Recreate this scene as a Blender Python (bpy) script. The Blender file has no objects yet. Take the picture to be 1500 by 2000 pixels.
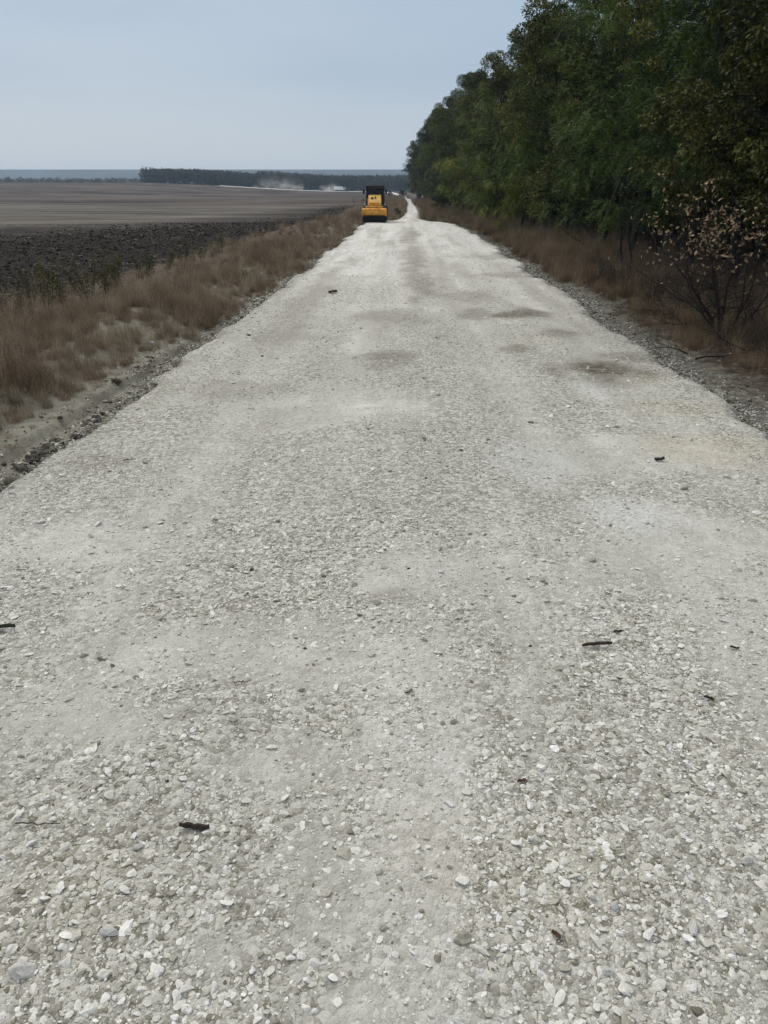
import bpy, math, random
import numpy as np
from mathutils import Vector, Matrix

sc = bpy.context.scene
C = sc.collection
rng = np.random.default_rng(7)
random.seed(7)

# ------------------------------------------------------------------ camera
F_PX, PITCH, H_CAM, YAW = 1500.0, math.radians(22.75), 2.8, math.radians(1.87)
cam_d = bpy.data.cameras.new('camera')
cam = bpy.data.objects.new('camera', cam_d)
C.objects.link(cam)
cam_d.sensor_fit = 'HORIZONTAL'
cam_d.sensor_width = 36.0
cam_d.lens = 36.0 * F_PX / 1500.0
cam_d.clip_start = 0.05
cam_d.clip_end = 20000
cam.location = (0, 0, H_CAM)
cam.rotation_euler = (math.pi / 2 - PITCH, 0, YAW)
sc.camera = cam
_R = cam.rotation_euler.to_matrix()


def ray(px, py):
    return _R @ Vector(((px - 750) / F_PX, -(py - 1000) / F_PX, -1.0))


def at(px, py, z=0.0):
    """ground point seen at a pixel of the photograph"""
    d = ray(px, py)
    t = (z - H_CAM) / d.z
    return Vector((d.x * t, d.y * t, z))


def at_y(px, py, Y):
    d = ray(px, py)
    t = Y / d.y
    return Vector((d.x * t, Y, H_CAM + d.z * t))


_Ri = np.array(_R.transposed())


def project(P):
    q = (P - np.array([0, 0, H_CAM])) @ _Ri.T
    zc = np.maximum(-q[:, 2], 1e-3)
    return 750 + F_PX * q[:, 0] / zc, 1000 - F_PX * q[:, 1] / zc, -q[:, 2]


# ------------------------------------------------------------------ noise
def _hash(ix, iy, seed):
    h = (ix.astype(np.int64) * 374761393 + iy.astype(np.int64) * 668265263 + seed * 1442695041) & 0xFFFFFFFF
    h = ((h ^ (h >> 13)) * 1274126177) & 0xFFFFFFFF
    h = h ^ (h >> 16)
    return h.astype(np.float64) / 0xFFFFFFFF


def vnoise(x, y, seed=0):
    x = np.asarray(x, float); y = np.asarray(y, float)
    ix = np.floor(x); iy = np.floor(y)
    fx = x - ix; fy = y - iy
    fx = fx * fx * (3 - 2 * fx); fy = fy * fy * (3 - 2 * fy)
    a = _hash(ix, iy, seed); b = _hash(ix + 1, iy, seed)
    c = _hash(ix, iy + 1, seed); d = _hash(ix + 1, iy + 1, seed)
    return (a * (1 - fx) + b * fx) * (1 - fy) + (c * (1 - fx) + d * fx) * fy


def fbm(x, y, seed=0, octv=4):
    s = 0; a = 1; n = 0
    for k in range(octv):
        s = s + a * vnoise(np.asarray(x) * 2 ** k, np.asarray(y) * 2 ** k, seed + k * 17); n += a; a *= .5
    return s / n * 2 - 1


def sm(x, a, b):
    t = np.clip((np.asarray(x, float) - a) / (b - a), 0, 1)
    return t * t * (3 - 2 * t)


# ------------------------------------------------------------------ mesh helpers
def mesh_np(name, V, loops, sizes, smooth=False):
    """V (n,3), loops flat index array, sizes per face"""
    me = bpy.data.meshes.new(name)
    V = np.ascontiguousarray(V, dtype=np.float32)
    loops = np.ascontiguousarray(loops, dtype=np.int32)
    sizes = np.ascontiguousarray(sizes, dtype=np.int32)
    me.vertices.add(len(V)); me.vertices.foreach_set('co', V.ravel())
    me.loops.add(len(loops)); me.loops.foreach_set('vertex_index', loops)
    me.polygons.add(len(sizes))
    st = np.zeros(len(sizes), dtype=np.int32); st[1:] = np.cumsum(sizes)[:-1]
    me.polygons.foreach_set('loop_start', st)
    me.polygons.foreach_set('loop_total', sizes)
    if smooth:
        me.polygons.foreach_set('use_smooth', np.ones(len(sizes), dtype=bool))
    me.update(calc_edges=True)
    return me


class MB:
    def __init__(self):
        self.v = []; self.f = []

    def add(self, vs, fs):
        o = len(self.v)
        self.v += [tuple(p) for p in vs]
        self.f += [tuple(i + o for i in f) for f in fs]
        return self

    def box(self, x0, x1, y0, y1, z0, z1, b=0.0):
        """bevelled box (chamfered on all edges by b)"""
        if b <= 0:
            self.add([(x, y, z) for z in (z0, z1) for y in (y0, y1) for x in (x0, x1)],
                     [(0, 2, 3, 1), (4, 5, 7, 6), (0, 1, 5, 4), (1, 3, 7, 5), (3, 2, 6, 7), (2, 0, 4, 6)])
            return self
        X = (x0, x1); Y = (y0, y1); Z = (z0, z1)
        vs = []; idx = {}
        for i in (0, 1):
            for j in (0, 1):
                for k in (0, 1):
                    sx, sy, sz = (b if i == 0 else -b), (b if j == 0 else -b), (b if k == 0 else -b)
                    idx[i, j, k, 0] = len(vs); vs.append((X[i], Y[j] + sy, Z[k] + sz))
                    idx[i, j, k, 1] = len(vs); vs.append((X[i] + sx, Y[j], Z[k] + sz))
                    idx[i, j, k, 2] = len(vs); vs.append((X[i] + sx, Y[j] + sy, Z[k]))
        fs = []
        for i in (0, 1):
            fs.append([idx[i, 0, 0, 0], idx[i, 1, 0, 0], idx[i, 1, 1, 0], idx[i, 0, 1, 0]])
            fs.append([idx[0, i, 0, 1], idx[1, i, 0, 1], idx[1, i, 1, 1], idx[0, i, 1, 1]])
            fs.append([idx[0, 0, i, 2], idx[1, 0, i, 2], idx[1, 1, i, 2], idx[0, 1, i, 2]])
        for a in (0, 1):
            for c in (0, 1):
                fs.append([idx[a, c, 0, 0], idx[a, c, 0, 1], idx[a, c, 1, 1], idx[a, c, 1, 0]])
                fs.append([idx[a, 0, c, 0], idx[a, 0, c, 2], idx[a, 1, c, 2], idx[a, 1, c, 0]])
                fs.append([idx[0, a, c, 1], idx[0, a, c, 2], idx[1, a, c, 2], idx[1, a, c, 1]])
        for i in (0, 1):
            for j in (0, 1):
                for k in (0, 1):
                    fs.append([idx[i, j, k, 0], idx[i, j, k, 1], idx[i, j, k, 2]])
        self.add(vs, fs)
        return self

    def prism_x(self, prof, x0, x1):
        """profile of (y,z) extruded along x"""
        n = len(prof)
        vs = [(x0, y, z) for y, z in prof] + [(x1, y, z) for y, z in prof]
        fs = [tuple(range(n)), tuple(range(2 * n - 1, n - 1, -1))]
        fs += [(i, (i + 1) % n, n + (i + 1) % n, n + i) for i in range(n)]
        return self.add(vs, fs)

    def lathe_x(self, prof, cx, cy, cz, n=32):
        """profile of (x, r) revolved about an axis along x"""
        vs = []
        for (x, r) in prof:
            for k in range(n):
                a = 2 * math.pi * k / n
                vs.append((cx + x, cy + r * math.cos(a), cz + r * math.sin(a)))
        fs = []
        for i in range(len(prof) - 1):
            for k in range(n):
                k2 = (k + 1) % n
                fs.append((i * n + k, i * n + k2, (i + 1) * n + k2, (i + 1) * n + k))
        fs.append(tuple(range(n))); m = (len(prof) - 1) * n
        fs.append(tuple(range(m + n - 1, m - 1, -1)))
        return self.add(vs, fs)

    def tube(self, pts, rad, n=6):
        pts = [Vector(p) for p in pts]
        vs = []; fs = []
        up = Vector((0.31, 0.17, 0.93))
        for i, p in enumerate(pts):
            t = (pts[min(i + 1, len(pts) - 1)] - pts[max(i - 1, 0)])
            t = t.normalized() if t.length > 1e-9 else Vector((0, 0, 1))
            a = t.cross(up)
            if a.length < 1e-3:
                a = t.cross(Vector((1, 0, 0)))
            a.normalize(); b = t.cross(a)
            r = rad[i]
            for k in range(n):
                an = 2 * math.pi * k / n
                vs.append(p + (a * math.cos(an) + b * math.sin(an)) * r)
        for i in range(len(pts) - 1):
            for k in range(n):
                k2 = (k + 1) % n
                fs.append((i * n + k, i * n + k2, (i + 1) * n + k2, (i + 1) * n + k))
        fs.append(tuple(range(n - 1, -1, -1)))
        m = (len(pts) - 1) * n
        fs.append(tuple(range(m, m + n)))
        return self.add(vs, fs)

    def mesh(self, name, smooth=False):
        me = bpy.data.meshes.new(name)
        me.from_pydata([tuple(map(float, p)) for p in self.v], [], self.f)
        import bmesh
        bm = bmesh.new(); bm.from_mesh(me)
        bmesh.ops.recalc_face_normals(bm, faces=bm.faces)
        bm.to_mesh(me); bm.free()
        if smooth:
            me.polygons.foreach_set('use_smooth', np.ones(len(me.polygons), dtype=bool))
        me.update()
        return me

    def build(self, name, mat, parent=None, smooth=False):
        return obj(name, self.mesh(name, smooth), mat, parent)


def obj(name, me, mat=None, parent=None, loc=(0, 0, 0)):
    o = bpy.data.objects.new(name, me)
    if mat is not None and me is not None and len(me.materials) == 0:
        me.materials.append(mat)
    C.objects.link(o)
    o.location = loc
    if parent is not None:
        o.parent = parent
    return o


def tag(o, label=None, cat=None, group=None, kind=None):
    if label: o['label'] = label
    if cat: o['category'] = cat
    if group: o['group'] = group
    if kind: o['kind'] = kind
    return o


def empty(name, loc, rz=0.0, s=1.0):
    o = bpy.data.objects.new(name, None)
    o.empty_display_size = .2
    C.objects.link(o)
    o.location = loc; o.rotation_euler = (0, 0, rz); o.scale = (s, s, s)
    return o


# ------------------------------------------------------------------ material helpers
def new_mat(name):
    m = bpy.data.materials.new(name)
    m.use_nodes = True
    nt = m.node_tree
    nt.nodes.clear()
    out = nt.nodes.new('ShaderNodeOutputMaterial')
    return m, nt, out


class NT:
    """small shader graph writer"""
    def __init__(self, nt):
        self.nt = nt

    def n(self, t, **kw):
        nd = self.nt.nodes.new(t)
        for k, v in kw.items():
            setattr(nd, k, v)
        return nd

    def link(self, a, b):
        self.nt.links.new(a, b)

    def put(self, sock, v):
        if isinstance(v, bpy.types.NodeSocket):
            self.link(v, sock)
        elif v is not None:
            sock.default_value = v

    def math(self, op, a, b=0.0, clamp=False):
        m = self.n('ShaderNodeMath', operation=op, use_clamp=clamp)
        self.put(m.inputs[0], a); self.put(m.inputs[1], b)
        return m.outputs[0]

    def ramp(self, v, a, b, lo=0.0, hi=1.0):
        m = self.n('ShaderNodeMapRange', interpolation_type='SMOOTHSTEP')
        self.put(m.inputs['Value'], v)
        self.put(m.inputs['From Min'], a); self.put(m.inputs['From Max'], b)
        self.put(m.inputs['To Min'], lo); self.put(m.inputs['To Max'], hi)
        return m.outputs[0]

    def mix(self, f, a, b, mode='MIX'):
        m = self.n('ShaderNodeMix', data_type='RGBA', blend_type=mode)
        self.put(m.inputs[0], f)
        for s, v in ((m.inputs[6], a), (m.inputs[7], b)):
            if isinstance(v, (tuple, list)):
                v = (*v[:3], 1.0)
            self.put(s, v)
        return m.outputs[2]

    def noise(self, vec, scale, detail=4.0, rough=.55, dist=0.0):
        m = self.n('ShaderNodeTexNoise')
        self.put(m.inputs['Vector'], vec)
        m.inputs['Scale'].default_value = scale
        m.inputs['Detail'].default_value = detail
        m.inputs['Roughness'].default_value = rough
        m.inputs['Distortion'].default_value = dist
        return m.outputs['Fac']

    def voro(self, vec, scale, feature='F1', out='Distance', rnd=1.0):
        m = self.n('ShaderNodeTexVoronoi', feature=feature)
        self.put(m.inputs['Vector'], vec)
        m.inputs['Scale'].default_value = scale
        m.inputs['Randomness'].default_value = rnd
        return m.outputs[out]

    def mapping(self, vec, scale=(1, 1, 1), rot=(0, 0, 0), loc=(0, 0, 0)):
        m = self.n('ShaderNodeMapping')
        self.put(m.inputs['Vector'], vec)
        m.inputs['Scale'].default_value = scale
        m.inputs['Rotation'].default_value = rot
        m.inputs['Location'].default_value = loc
        return m.outputs[0]

    def ramp_c(self, f, stops):
        m = self.n('ShaderNodeValToRGB')
        cr = m.color_ramp
        while len(cr.elements) > 1:
            cr.elements.remove(cr.elements[-1])
        cr.elements[0].position = stops[0][0]; cr.elements[0].color = (*stops[0][1], 1)
        for p, c in stops[1:]:
            e = cr.elements.new(p); e.color = (*c, 1)
        self.put(m.inputs[0], f)
        return m.outputs[0]

    def bump(self, h, strength=.5, dist=.02, normal=None):
        m = self.n('ShaderNodeBump')
        m.inputs['Strength'].default_value = strength
        m.inputs['Distance'].default_value = dist
        self.put(m.inputs['Height'], h)
        if normal is not None:
            self.link(normal, m.inputs['Normal'])
        return m.outputs[0]

    def principled(self, col, rough=.9, normal=None, metal=0.0, spec=.3):
        p = self.n('ShaderNodeBsdfPrincipled')
        if isinstance(col, (tuple, list)):
            col = (*col[:3], 1)
        self.put(p.inputs['Base Color'], col)
        self.put(p.inputs['Roughness'], rough)
        p.inputs['Metallic'].default_value = metal
        p.inputs['Specular IOR Level'].default_value = spec
        if normal is not None:
            self.link(normal, p.inputs['Normal'])
        return p.outputs[0]


def simple(name, col, var=.15, scale=8.0, rough=.85, metal=0.0, spec=.3, bump=.2, bdist=.01, col2=None):
    """base colour broken up by noise, slight bump"""
    m, nt, out = new_mat(name); g = NT(nt)
    tc = g.n('ShaderNodeTexCoord').outputs['Object']
    f = g.noise(tc, scale, 5, .6)
    lo = tuple(c * (1 - var) for c in col)
    hi = tuple(min(1, c * (1 + var)) for c in col) if col2 is None else col2
    c = g.mix(g.ramp(f, .3, .7), lo, hi)
    nrm = g.bump(g.noise(tc, scale * 4, 4, .6), bump, bdist)
    g.link(g.principled(c, rough, nrm, metal, spec), out.inputs[0])
    return m


def inst_mat(name, stops, rough=.95, nscale=60.0, var=.12, bump=0.0, transl=0.0):
    """colour picked per instance / object by random, mottled by noise"""
    m, nt, out = new_mat(name); g = NT(nt)
    oi = g.n('ShaderNodeObjectInfo').outputs['Random']
    c = g.ramp_c(oi, stops)
    tc = g.n('ShaderNodeTexCoord').outputs['Object']
    f = g.noise(tc, nscale, 3, .6)
    c = g.mix(1.0, c, g.ramp_c(f, [(.3, (1 - var,) * 3), (.7, (1 + var * .3,) * 3)]), 'MULTIPLY')
    nrm = g.bump(f, bump, .004) if bump else None
    s = g.principled(c, rough, nrm, spec=.2)
    if transl:
        t = g.n('ShaderNodeBsdfTranslucent'); g.put(t.inputs[0], c)
        mx = g.n('ShaderNodeMixShader'); mx.inputs[0].default_value = transl
        g.link(s, mx.inputs[1]); g.link(t.outputs[0], mx.inputs[2]); s = mx.outputs[0]
    g.link(s, out.inputs[0])
    return m


# ------------------------------------------------------------------ terrain functions
TREE_Y = [(-20, 10.6), (20, 10.1), (50, 9.4), (90, 8.2), (135, 6.6), (228, 3.9), (340, 1.5)]


def tree_x(y):
    return float(np.interp(y, [a for a, b in TREE_Y], [b for a, b in TREE_Y]))


ROAD = [  # Y, left edge, right edge
    (-30, -4.2, 4.75), (0, -4.45, 4.75), (8, -4.42, 4.72), (11, -4.25, 4.7), (25, -4.1, 4.65), (45, -4.15, 4.65), (62, -4.3, 4.5),
    (70, -4.4, 4.2), (76, -4.3, 3.4), (79, -3.6, 2.3), (82, -2.0, 1.6), (86, -1.5, 1.0), (95, -1.2, .95), (110, -.85, 1.15),
    (125, -.7, 1.2), (150, -.75, .95), (190, -.9, .5), (240, -1.6, .0), (330, -4.0, -1.8), (450, -9, -5), (640, -24, -16), (720, -34, -22)]
_ry = [r[0] for r in ROAD]


def road_l(y): return np.interp(y, _ry, [r[1] for r in ROAD])
def road_r(y): return np.interp(y, _ry, [r[2] for r in ROAD])


def edge_noise(y, seed):
    y = np.asarray(y, float)
    a = (.34 + .26 * sm(y, 14, 30)) * fbm(y * .26, y * 0 + .5, seed, 4) + .24 * fbm(y * 1.6, y * 0 + .5, seed + 3, 3)
    return a * np.clip(1.0 - (y - 82) / 20, .25, 1)


def base_z(X, Y):
    X = np.asarray(X, float); Y = np.asarray(Y, float)
    far = sm(Y, 160, 700) * (1.4 + 6.8 * sm(-X, 40, 235))
    fall = -26 * sm(Y, 790, 1700)
    und = .35 * fbm(X / 60, Y / 60, 5, 2) * sm(np.abs(X + 30) + Y * .25, 40, 90)
    und = und + 2.0 * fbm(X / 210 + 3, Y / 150, 8, 2) * sm(Y, 150, 260) * (1 - sm(Y, 520, 640)) * sm(-X, 5, 60)
    crest = .22 * np.exp(-((Y - 74) / 16.0) ** 2) * sm(Y, 30, 60)
    dip = -.75 * sm(Y, 80, 100) * (1 - sm(Y, 120, 150)) * sm(-X, -3, 6) * 0.6
    field = -.35 * sm(-X, 9.5, 14) * (1 - sm(Y, 120, 200))
    return far + fall + und + crest * 0 + dip + field


def road_z(X, Y):
    rut = -.03 * np.exp(-((X + 1.9) / .5) ** 2) - .03 * np.exp(-((X - 1.6) / .5) ** 2) - .02 * np.exp(-((X - 3.4) / .4) ** 2)
    rid = .03 * np.exp(-((X - .05) / .35) ** 2)
    return base_z(X, Y) + .035 * fbm(X * .5, Y * .35, 21, 3) + .012 * fbm(X * 3, Y * 3, 23, 3) + rut + rid


def ground_z(X, Y):
    X = np.asarray(X, float); Y = np.asarray(Y, float)
    l = road_l(Y); r = road_r(Y)
    dl = l - X; dr = X - r           # >0 outside the road
    out = np.maximum(dl, dr)
    z = base_z(X, Y)
    near = 1 - sm(Y, 120, 200)
    rough = .05 * fbm(X * .9, Y * .9, 31, 4) + .02 * fbm(X * 5, Y * 5, 33, 3)
    # shoulder step, then a low bank under the grass on the left
    z = z - .10 * (1 - sm(out, .7, 1.6)) - .06
    z = z + near * rough * sm(out, -.1, .5)
    z = z + near * .22 * sm(dl, 1.0, 2.2) * (1 - sm(dl, 4.5, 6.5))
    led = .42 + .30 * fbm(Y * .7, Y * 0 + 2.2, 37, 4)
    z = z + near * (1 - sm(Y, 17, 24)) * .11 * sm(dl, led, led + .09) * (1 - sm(dl, 2.5, 4))
    # plough furrows in the dark strip
    fur = near * sm(dl, 6.0, 7.5) * (1 - sm(Y, 70, 110))
    z = z + fur * (.13 * fbm(X * 1.1, Y * 1.1, 41, 4) + .10 * fbm(X * 3.1, Y * 2.2, 43, 3))
    z = z + near * .10 * sm(dr, .9, 2.2)
    z = z - .35 * (1 - sm(np.abs(out - -1.5), 0, 2.5)) * (out < -.6) * 0
    z = np.where(out < -.35, z - .12, z)
    return z


# ------------------------------------------------------------------ ground
def lines(parts):
    L = []
    for a, b, st in parts:
        L += list(np.arange(a, b, st))
    return L


def geo(a, b, st, g):
    L = []
    while a < b:
        L.append(a); a += st; st *= g
    L.append(b)
    return L


xs = sorted(set([-v for v in geo(13, 6000, .28, 1.09)] + lines([(-12.9, -6.0, .12), (-6.0, -3.4, .055), (-3.4, 4.0, .5), (4.0, 9.5, .11), (9.5, 13, .3)]) + geo(13, 6000, .5, 1.2)))
ys = sorted(set(lines([(-40, 1, 2.0), (1, 5, .3), (5, 18, .08), (18, 34, .14), (34, 60, .3)]) + geo(60, 6000, .5, 1.03)))
GX, GY = np.meshgrid(np.array(xs), np.array(ys))
GZ = ground_z(GX, GY)
nx, ny = len(xs), len(ys)
V = np.stack([GX.ravel(), GY.ravel(), GZ.ravel()], 1)
ii = np.arange(nx * ny).reshape(ny, nx)
Fq = np.stack([ii[:-1, :-1], ii[:-1, 1:], ii[1:, 1:], ii[1:, :-1]], -1).reshape(-1, 4)
ground_me = mesh_np('ground', V, Fq.ravel(), np.full(len(Fq), 4), True)
GROUND_MIN = float(GZ.min())

m, nt, out = new_mat('ground'); g = NT(nt)
geo_n = g.n('ShaderNodeNewGeometry').outputs['Position']
sep = g.n('ShaderNodeSeparateXYZ'); g.link(geo_n, sep.inputs[0])
PX, PY = sep.outputs[0], sep.outputs[1]
n1 = g.noise(geo_n, 1.1, 6, .62); n2 = g.noise(geo_n, 9.0, 5, .6); n3 = g.noise(geo_n, .12, 4, .55); n4 = g.noise(geo_n, 45, 4, .65)
# shoulder dirt
dirt = g.mix(g.ramp(n1, .35, .65), (.125, .12, .10), (.225, .22, .185))
dirt = g.mix(g.ramp(n2, .45, .75), dirt, (.12, .105, .088))
dirt = g.mix(g.math('MULTIPLY', g.ramp(n4, .55, .72), .55), dirt, (.34, .335, .30))
# the right shoulder is dark loose spoil
dirt = g.mix(g.ramp(PX, 0, 2), dirt, g.mix(g.ramp(n2, .35, .65), (.075, .07, .06), (.17, .165, .145)))
grass_soil = g.mix(g.ramp(n2, .3, .7), (.055, .043, .033), (.12, .095, .074))
xw = g.math('ADD', PX, g.math('MULTIPLY', g.math('SUBTRACT', n1, .5), 1.6))
c = g.mix(g.ramp(xw, -6.5, -5.9), grass_soil, dirt)
# right side: dirt then litter
litter = g.mix(g.ramp(n2, .3, .7), (.022, .016, .011), (.062, .044, .031))
c = g.mix(g.ramp(xw, 5.25, 6.0), c, litter)
# dark plough
dark = g.mix(g.ramp(n2, .3, .72), (.007, .0055, .0045), (.022, .0175, .014))
c = g.mix(g.ramp(xw, -10.4, -11.2), c, dark)
# stubble beyond a slanting edge
d = g.math('SUBTRACT', g.math('MULTIPLY', g.math('ADD', PX, 27.0), .97), g.math('MULTIPLY', g.math('SUBTRACT', PY, 56.0), .242))
d = g.math('ADD', d, g.math('MULTIPLY', g.math('SUBTRACT', n1, .5), 7.0))
d = g.math('ADD', d, g.math('MULTIPLY', g.math('SUBTRACT', n3, .5), 5.0))
st_map = g.mapping(geo_n, (.03, .22, 1), (0, 0, math.radians(-9)))
stripe = g.noise(st_map, 1.0, 8, .72)
mid = g.mix(g.ramp(stripe, .35, .65), (.022, .018, .015), (.060, .051, .044))
stub = g.mix(g.ramp(stripe, .36, .64), (.042, .038, .032), (.17, .157, .136))
stub = g.mix(g.ramp(n2, .35, .75), stub, g.mix(.5, stub, (.07, .058, .05)))
c = g.mix(g.math('MULTIPLY', g.ramp(d, 4.0, -6.0), g.ramp(PX, -12.0, -18.0)), c, mid)
c = g.mix(g.ramp(d, -8.0, -22.0), c, stub)
# farther: browner field
st2 = g.noise(g.mapping(geo_n, (.010, .045, 1), (0, 0, math.radians(-6))), 1.0, 8, .70)
upper = g.mix(g.ramp(st2, .36, .64), (.026, .020, .017), (.115, .096, .085))
yw = g.math('ADD', PY, g.math('MULTIPLY', g.math('SUBTRACT', n3, .5), 60.0))
yw = g.math('ADD', yw, g.math('MULTIPLY', PX, .12))
c = g.mix(g.math('MULTIPLY', g.ramp(yw, 165, 185), g.ramp(PX, 2.0, -2.0)), c, upper)
up2 = g.mix(g.ramp(st2, .4, .6), (.072, .062, .053), (.094, .081, .070))
c = g.mix(g.math('MULTIPLY', g.ramp(yw, 240, 262), g.math('SUBTRACT', 1.0, g.ramp(yw, 300, 330))), c, g.mix(.7, c, up2))
far = g.mix(g.ramp(g.noise(geo_n, .004, 4, .6), .4, .6), (.04, .05, .035), (.10, .09, .07))
c = g.mix(g.ramp(PY, 820, 900), c, far)
h = g.math('ADD', g.math('MULTIPLY', n2, .6), g.math('MULTIPLY', n4, .4))
g.link(g.principled(c, .97, g.bump(h, .7, .05), spec=.1), out.inputs[0])
tag(obj('ground', ground_me, m), kind='structure')

# ------------------------------------------------------------------ road
ry = sorted(set(lines([(-12, 1, .6), (1, 16, .07), (16, 36, .14), (36, 60, .3)]) + geo(60, 720, .35, 1.02)))
ncol = 95
tt = np.linspace(0, 1, ncol)
RY = np.repeat(np.array(ry)[:, None], ncol, 1)
el = road_l(RY[:, 0]) + edge_noise(RY[:, 0], 61)
er = road_r(RY[:, 0]) + edge_noise(RY[:, 0], 71)
RX = el[:, None] + (er - el)[:, None] * tt[None, :]
RZ = road_z(RX, RY)
edge_d = np.minimum(RX - el[:, None], er[:, None] - RX)
RZ = RZ - .19 * (1 - sm(edge_d, 0, .30))
RZ[:, 0] -= .08; RZ[:, -1] -= .08
V = np.stack([RX.ravel(), RY.ravel(), RZ.ravel()], 1)
nr = len(ry)
ii = np.arange(nr * ncol).reshape(nr, ncol)
Fq = np.stack([ii[:-1, :-1], ii[:-1, 1:], ii[1:, 1:], ii[1:, :-1]], -1).reshape(-1, 4)
road_me = mesh_np('road', V, Fq.ravel(), np.full(len(Fq), 4), True)


def blob(px, py, rx, ry_, P, soft=1.0):
    """soft patch on the road given by a photo pixel and pixel radii"""
    c0 = at(px, py); a = at(px + rx, py); b = at(px, py - ry_); b2 = at(px, py + ry_)
    wx = (a - c0).length; wy = (abs(b.y - c0.y) + abs(b2.y - c0.y)) / 2
    n = .55 * fbm(P[0] * 1.7, P[1] * 1.1, int(px) % 97, 3)
    q = np.sqrt(((P[0] - c0.x) / wx) ** 2 + ((P[1] - c0.y) / wy) ** 2) + n
    return 1 - sm(q, .35, 1.15)


FINE = [(480, 1265, 420, 80), (160, 1390, 330, 90), (660, 1760, 170, 200), (720, 1980, 230, 90), (1340, 1050, 300, 80), (1250, 880, 330, 45),
        (600, 790, 330, 60), (150, 1060, 220, 60), (560, 1480, 220, 90), (420, 1860, 130, 80), (900, 1130, 330, 60)]


def fine_mask(X, Y):
    """how far fines cover the stones: rolled tracks, patches and the dusty far stretch"""
    f = np.zeros_like(X)
    for b in FINE:
        f = np.maximum(f, .85 * blob(*b, (X, Y)))
    wob = .35 * fbm(Y * .12, Y * 0 + 7, 83, 2)
    tr = np.zeros_like(X)
    for c, wd in ((-2.7, .5), (-1.1, .42), (1.35, .5), (3.1, .55)):
        tr = np.maximum(tr, np.exp(-((X - c - wob) / wd) ** 2))
    tr = tr * sm(Y, 5, 11) * (.5 + .5 * sm(fbm(X * .8, Y * .18, 85, 4), -.25, .25))
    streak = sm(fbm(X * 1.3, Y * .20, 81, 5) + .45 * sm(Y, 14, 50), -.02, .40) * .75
    f = np.maximum(np.maximum(f, .9 * tr), streak)
    f = f + .34 * fbm(X * 4.5, Y * 4.5, 87, 4)          # ragged, broken up stone by stone
    return np.clip(f, 0, 1)


STAIN = [(1165, 722, 95, 13, .9), (1030, 612, 85, 7, .75), (745, 700, 70, 10, .55), (930, 612, 40, 9, .5), (900, 575, 50, 9, .4), (810, 505, 26, 22, .5),
         (825, 560, 30, 20, .5), (980, 500, 110, 5, .35), (1000, 537, 120, 4, .4), (1180, 745, 60, 8, .5), (1010, 680, 40, 7, .5), (760, 712, 60, 8, .4),
         (800, 460, 22, 12, .5), (620, 560, 30, 40, .35), (1040, 480, 60, 6, .4), (560, 640, 60, 22, .35), (760, 620, 70, 12, .35), (1240, 700, 80, 8, .5), (470, 760, 90, 14, .25), (1110, 650, 50, 6, .5), (760, 1170, 60, 14, .3), (190, 905, 60, 12, .35), (420, 1180, 140, 10, .3)]


def track_mask(X, Y):
    """grey rolled wheel tracks along the road"""
    wob = .35 * fbm(Y * .12, Y * 0 + 7, 83, 2)
    tr = np.zeros_like(X)
    for c, wd, a in ((-2.7, .30, .8), (-1.1, .26, 1), (1.35, .30, 1), (3.1, .32, .7)):
        tr = np.maximum(tr, a * np.exp(-((X - c - wob) / wd) ** 2))
    return tr * sm(Y, 6, 14) * (.25 + .75 * sm(fbm(X * 1.2, Y * .12, 95, 4), -.2, .3))


def stain_mask(X, Y):
    st = np.zeros_like(X)
    for (px, py, a, b, s) in STAIN:
        st = np.maximum(st, min(1, s * 1.15) * blob(px, py, a * 1.15, b * 1.8, (X, Y)))
    lines_ = sm(fbm(X * 1.6, Y * .13, 93, 4), .12, .45) * sm(Y, 9, 20) * .30
    return np.clip(np.maximum(st, lines_), 0, 1)


P = (RX, RY)
stain = np.maximum(stain_mask(RX, RY), .35 * np.exp(-((RX - .1 - .25 * fbm(RY * .2, RY * 0, 5, 2)) / .28) ** 2) * sm(RY, 16, 30) * (.4 + .6 * sm(fbm(RX, RY * .5, 9, 3), -.2, .4)))
warm = np.zeros_like(RX)
for (px, py, a, b, s) in [(1400, 880, 170, 45, 1), (1330, 800, 120, 22, .7), (1250, 740, 80, 14, .6), (1060, 1700, 300, 140, .5), (120, 1740, 160, 160, .4), (1040, 660, 60, 20, .5)]:
    warm = np.maximum(warm, s * blob(px, py, a, b, P))
cool = np.zeros_like(RX)
for (px, py, a, b, s) in [(1240, 1000, 110, 45, .9), (1050, 900, 90, 50, .5), (1150, 760, 60, 30, .4)]:
    cool = np.maximum(cool, s * blob(px, py, a, b, P))
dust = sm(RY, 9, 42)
edge = 1 - sm(edge_d, .05, .7 + .3 * fbm(RY * .8, RX, 15, 3))
fine = fine_mask(RX, RY)
at1 = road_me.color_attributes.new('mask', 'FLOAT_COLOR', 'POINT')
at1.data.foreach_set('color', np.stack([stain, warm, fine, edge], -1).astype(np.float32).ravel())
at2 = road_me.color_attributes.new('cool', 'FLOAT_COLOR', 'POINT')
at2.data.foreach_set('color', np.stack([cool, dust, track_mask(RX, RY), dust], -1).astype(np.float32).ravel())

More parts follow.
